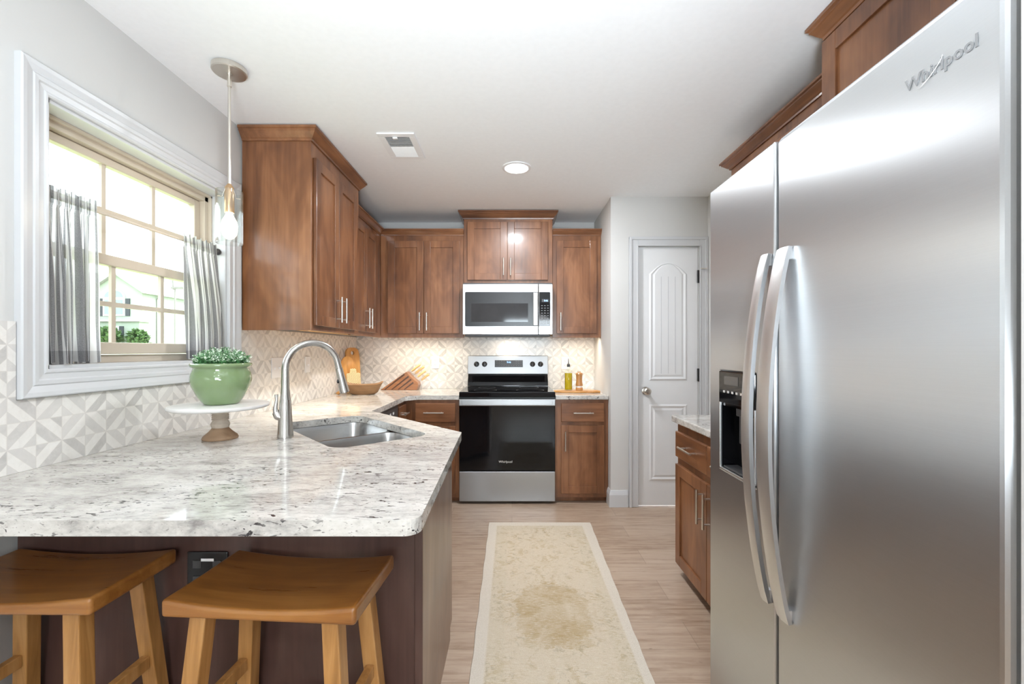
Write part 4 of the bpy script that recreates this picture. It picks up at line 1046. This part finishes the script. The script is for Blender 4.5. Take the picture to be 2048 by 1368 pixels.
for i, (sx_, sz_, ln) in enumerate(((.262, .158, .118), (.288, .134, .122), (.315, .104, .112), (.345, .074, .105))):
    st_ = Vector((kx0+sx_, sz_)); yk = 3.975+(.012 if i % 2 else -.012)
    k = thing('knife', 'pale-handled knife in the walnut block, %s of the four' % lab[i], 'knife', (st_.x, yk, ZT+st_.y), group='knives in the block')
    P_ = lambda d, s_=0: (st_.x+dirk.x*d-dirk.y*s_, yk, ZT+st_.y+dirk.y*d+dirk.x*s_)
    obj('bolster', B().tube([P_(.001), P_(.020)], [.0062, .0075], 12), 'handle', k, smooth=True)
    obj('handle', B().tube([P_(.0205), P_(.04), P_(.07, .002), P_(ln-.012, .001), P_(ln, -.002)], [.0078, .0105, .0098, .0118, .008], 14), 'pale', k, smooth=True)
# olive board, oil bottle, pepper mill
pts = [(.352, 3.70), (.42, 3.665), (.50, 3.655), (.57, 3.64), (.63, 3.652), (.68, 3.64), (.715, 3.655), (.745, 3.665), (.748, 3.70), (.735, 3.75), (.68, 3.80), (.56, 3.815), (.44, 3.80), (.375, 3.765)]
o = obj('serving_board', B().prism([(x, y) for x, y in pts], ZT+.001, ZT+.018), 'olive', None, bevel=.004); tag(o, 'live-edge wooden board under the oil bottle and pepper mill', 'serving board')
zb_ = ZT+.0185; bx, by = .485, 3.735
c = thing('oil_bottle', 'glass bottle of yellow oil with metal pourer by the range', 'bottle', (bx, by, zb_))
obj('glass', B().lathe([(.001, .0005), (.032, .0005), (.0335, .004), (.0335, .158), (.030, .166), (.012, .176), (.0105, .182), (.0105, .198), (.0125, .199), (.0125, .205)], (bx, by, zb_), 32), 'bottle', c, smooth=True)
obj('oil', B().lathe([(.001, .004), (.0315, .004), (.0315, .146), (.001, .146)], (bx, by, zb_), 32), 'oil', c, smooth=True)
obj('pourer', B().lathe([(.0135, .199), (.0145, .203), (.013, .222), (.008, .226), (.0045, .23), (.003, .262), (.0018, .272), (.001, .272)], (bx, by, zb_), 16), 'darkgrey', c, smooth=True)
bx = .577
c = thing('pepper_mill', 'turned wooden pepper mill beside the oil bottle', 'pepper mill', (bx, by, zb_))
obj('base', B().lathe([(.001, .0005), (.031, .0005), (.0315, .004), (.0305, .020), (.029, .022), (.001, .022)], (bx, by, zb_), 28), 'mill', c, smooth=True)
obj('window_ring', B().lathe([(.001, .0222), (.0265, .0222), (.0265, .037), (.001, .037)], (bx, by, zb_), 28), 'white', c, smooth=True)
obj('barrel', B().lathe([(.001, .0372), (.0305, .0372), (.0315, .043), (.027, .062), (.0252, .085), (.0265, .115), (.0275, .130), (.001, .131)], (bx, by, zb_), 28), 'mill', c, smooth=True)
obj('cap', B().lathe([(.001, .1312), (.030, .1312), (.031, .137), (.026, .146), (.012, .150), (.001, .151)], (bx, by, zb_), 28), 'mill', c, smooth=True)
obj('screw', B().ball((bx-.008, by, zb_+.156), .0048, 10, 6).ball((bx+.008, by, zb_+.156), .0048, 10, 6), 'mill', c, smooth=True)

# ------------------------------------------------------------------ outside the window
M['grass'] = plain('lawn_grass', (.32, .37, .20), .9, var=.25, scale=1.5)
M['siding'] = plain('pale_green_siding', (.29, .335, .275), .8, var=.04, scale=1)
M['siding2'] = plain('pale_cream_siding', (.40, .39, .35), .8, var=.04, scale=1)
M['roof'] = plain('grey_roof_shingle', (.18, .19, .215), .9, var=.15, scale=8)
M['roof2'] = plain('pale_roof_shingle', (.33, .325, .32), .9, var=.1, scale=8)
M['shutter'] = plain('dark_shutter', (.03, .035, .04), .6)
M['hwin'] = plain('house_window_glass', (.17, .26, .26), .1)
M['shrub'] = plain('garden_shrub_leaves', (.09, .16, .06), .8, var=.4, scale=3)
M['pole'] = plain('grey_lamp_post', (.17, .165, .15), .6)
b = B(); nx, ny = 14, 14; vs, fs = [], []
for i in range(nx+1):
    for j in range(ny+1):
        x = -90+(90-1.75)*i/nx; y = -25+110*j/ny; k = min(1, max(0, (-x-3)/28)); vs.append((x, y, -.35+1.55*k))
for i in range(nx):
    for j in range(ny): a = i*(ny+1)+j; fs.append((a, a+1, a+ny+2, a+ny+1))
tag(obj('lawn', b.add(vs, fs), 'grass', None, smooth=True), 'sunlit lawn rising to the neighbouring house', 'lawn', kind='stuff')
HX0, HX1, HY, HG, HE, HP = -38.7, -34.0, 40.0, 1.2005, 6.65, 8.20; HXM = (HX0+HX1)/2
c = thing('house', 'pale green gabled house across the lawn, seen through the window', 'house', (HXM, HY+6, HG))
b = B().box(HX0, HX1, HY, HY+22, HG, HE); b.prism([(HX0, HE), (HX1, HE), (HXM, HP)], HY, HY+22, lambda a, z, n_: (a, n_, z))
obj('walls', b, 'siding', c)
b = B(); tq = .16
for s_, x in ((-1, HX0-.35), (1, HX1+.35)):
    sl0 = HE-.35*(HP-HE)/(HX1-HXM)
    b.add([(x, HY-.35, sl0), (HXM, HY-.35, HP+.02), (HXM, HY+22, HP+.02), (x, HY+22, sl0), (x, HY-.35, sl0+tq), (HXM, HY-.35, HP+.02+tq), (HXM, HY+22, HP+.02+tq), (x, HY+22, sl0+tq)], [(0, 1, 2, 3), (4, 5, 6, 7), (0, 1, 5, 4), (1, 2, 6, 5), (2, 3, 7, 6), (3, 0, 4, 7)])
obj('roof', b, 'roof2', c)
b = B().box(HX0-9, HX0, HY+3, HY+16, HG, 7.2); b.prism([(HY+2.5, 7.2), (HY+16.5, 7.2), (HY+9.5, 10.0)], HX0-9.4, HXM, lambda a, z, n_: (n_, a, z)); obj('wing_roof', b, 'roof', c)
obj('porch', B().box(HX0-.6, HX1+.65, HY-1.1, HY-.01, HG, 3.75), 'siding', c)
obj('porch_roof', B().box(HX0-.8, HX1+.8, HY-1.3, HY-.01, 3.76, 3.92), 'siding2', c)
FH = FB(HY); wn = obj('window', B().box(-37.55, -35.55, .01, .10, 4.35, 6.0, FH).prism([(-36.55+1.0*math.cos(PI*k/14), 6.0+.85*math.sin(PI*k/14)) for k in range(15)], .01, .10, lambda a, z, n_: FH(a, n_, z)), 'trim', c)
obj('pane', B().box(-37.40, -36.62, .101, .12, 4.5, 5.85, FH).box(-36.48, -35.70, .101, .12, 4.5, 5.85, FH).prism([(-36.55+.85*math.cos(PI*k/14), 6.08+.64*math.sin(PI*k/14)) for k in range(15)], .101, .12, lambda a, z, n_: FH(a, n_, z)), 'hwin', wn)
b = B()
for a0, a1 in ((-38.0, -37.62), (-35.48, -35.1)): b.box(a0, a1, .01, .08, 4.35, 5.95, FH)
obj('shutters', b, 'shutter', c)
FH2 = FB(HY-1.1); wn = obj('window', B().box(-36.1, -35.1, .01, .08, 2.0, 3.35, FH2), 'trim', c); obj('pane', B().box(-36.0, -35.2, .081, .09, 2.1, 3.25, FH2), 'hwin', wn)
obj('shutters', B().box(-36.5, -36.15, .01, .08, 2.0, 3.35, FH2).box(-35.05, -34.7, .01, .08, 2.0, 3.35, FH2), 'shutter', c)
obj('downspout', B().tube([(HX1+.35, HY+1.6, HE-.2), (HX1+.05, HY+1.6, HE-.6), (HX1+.05, HY+1.6, HG)], .05, 8), 'pole', c)
c = thing('street_lamp', 'thin lamp post standing on the lawn before the house wall', 'lamp post', (-25.8, 33.3, 1.1))
obj('post', B().tube([(-25.8, 33.3, .95), (-25.8, 33.3, 5.9)], .06, 8), 'pole', c); obj('lamp_head', B().box(-26.05, -25.1, 33.2, 33.4, 5.9, 6.05).tube([(-25.9, 33.3, 5.85), (-25.95, 33.3, 6.55)], .07, 8), 'pole', c)
rnd = random.Random(11)
def shrub(x, y, z, r, h, lab):
    b = B()
    for i in range(500):
        a = rnd.uniform(0, 2*PI); e_ = rnd.random(); q = r*math.sqrt(1-e_*e_*.9)*rnd.uniform(.75, 1)
        p = Vector((x+q*math.cos(a), y+q*math.sin(a), z+.5+h*e_)); d = Vector((rnd.uniform(-1, 1), rnd.uniform(-1, 1), rnd.uniform(-.3, 1))).normalized(); leaf(b, p, d, Vector((rnd.uniform(-1, 1), .3, 1)), .45, .12)
    b.lathe([(r*.55, .02), (r*.75, h*.35), (r*.5, h*.8), (r*.1, h*.9)], (x, y, z), 10)
    tag(obj('shrub', b, 'shrub', None, recalc=False), lab, 'shrub', 'shrubs along the house')
shrub(-37.0, 36.6, HG, 1.0, 2.6, 'taller green shrub by the house, next to the striped curtain')
shrub(-34.6, 37.3, HG, .85, 1.3, 'low green shrub under the lower window of the house')
shrub(-32.6, 37.9, HG, .7, 1.1, 'low green shrub at the corner of the house')
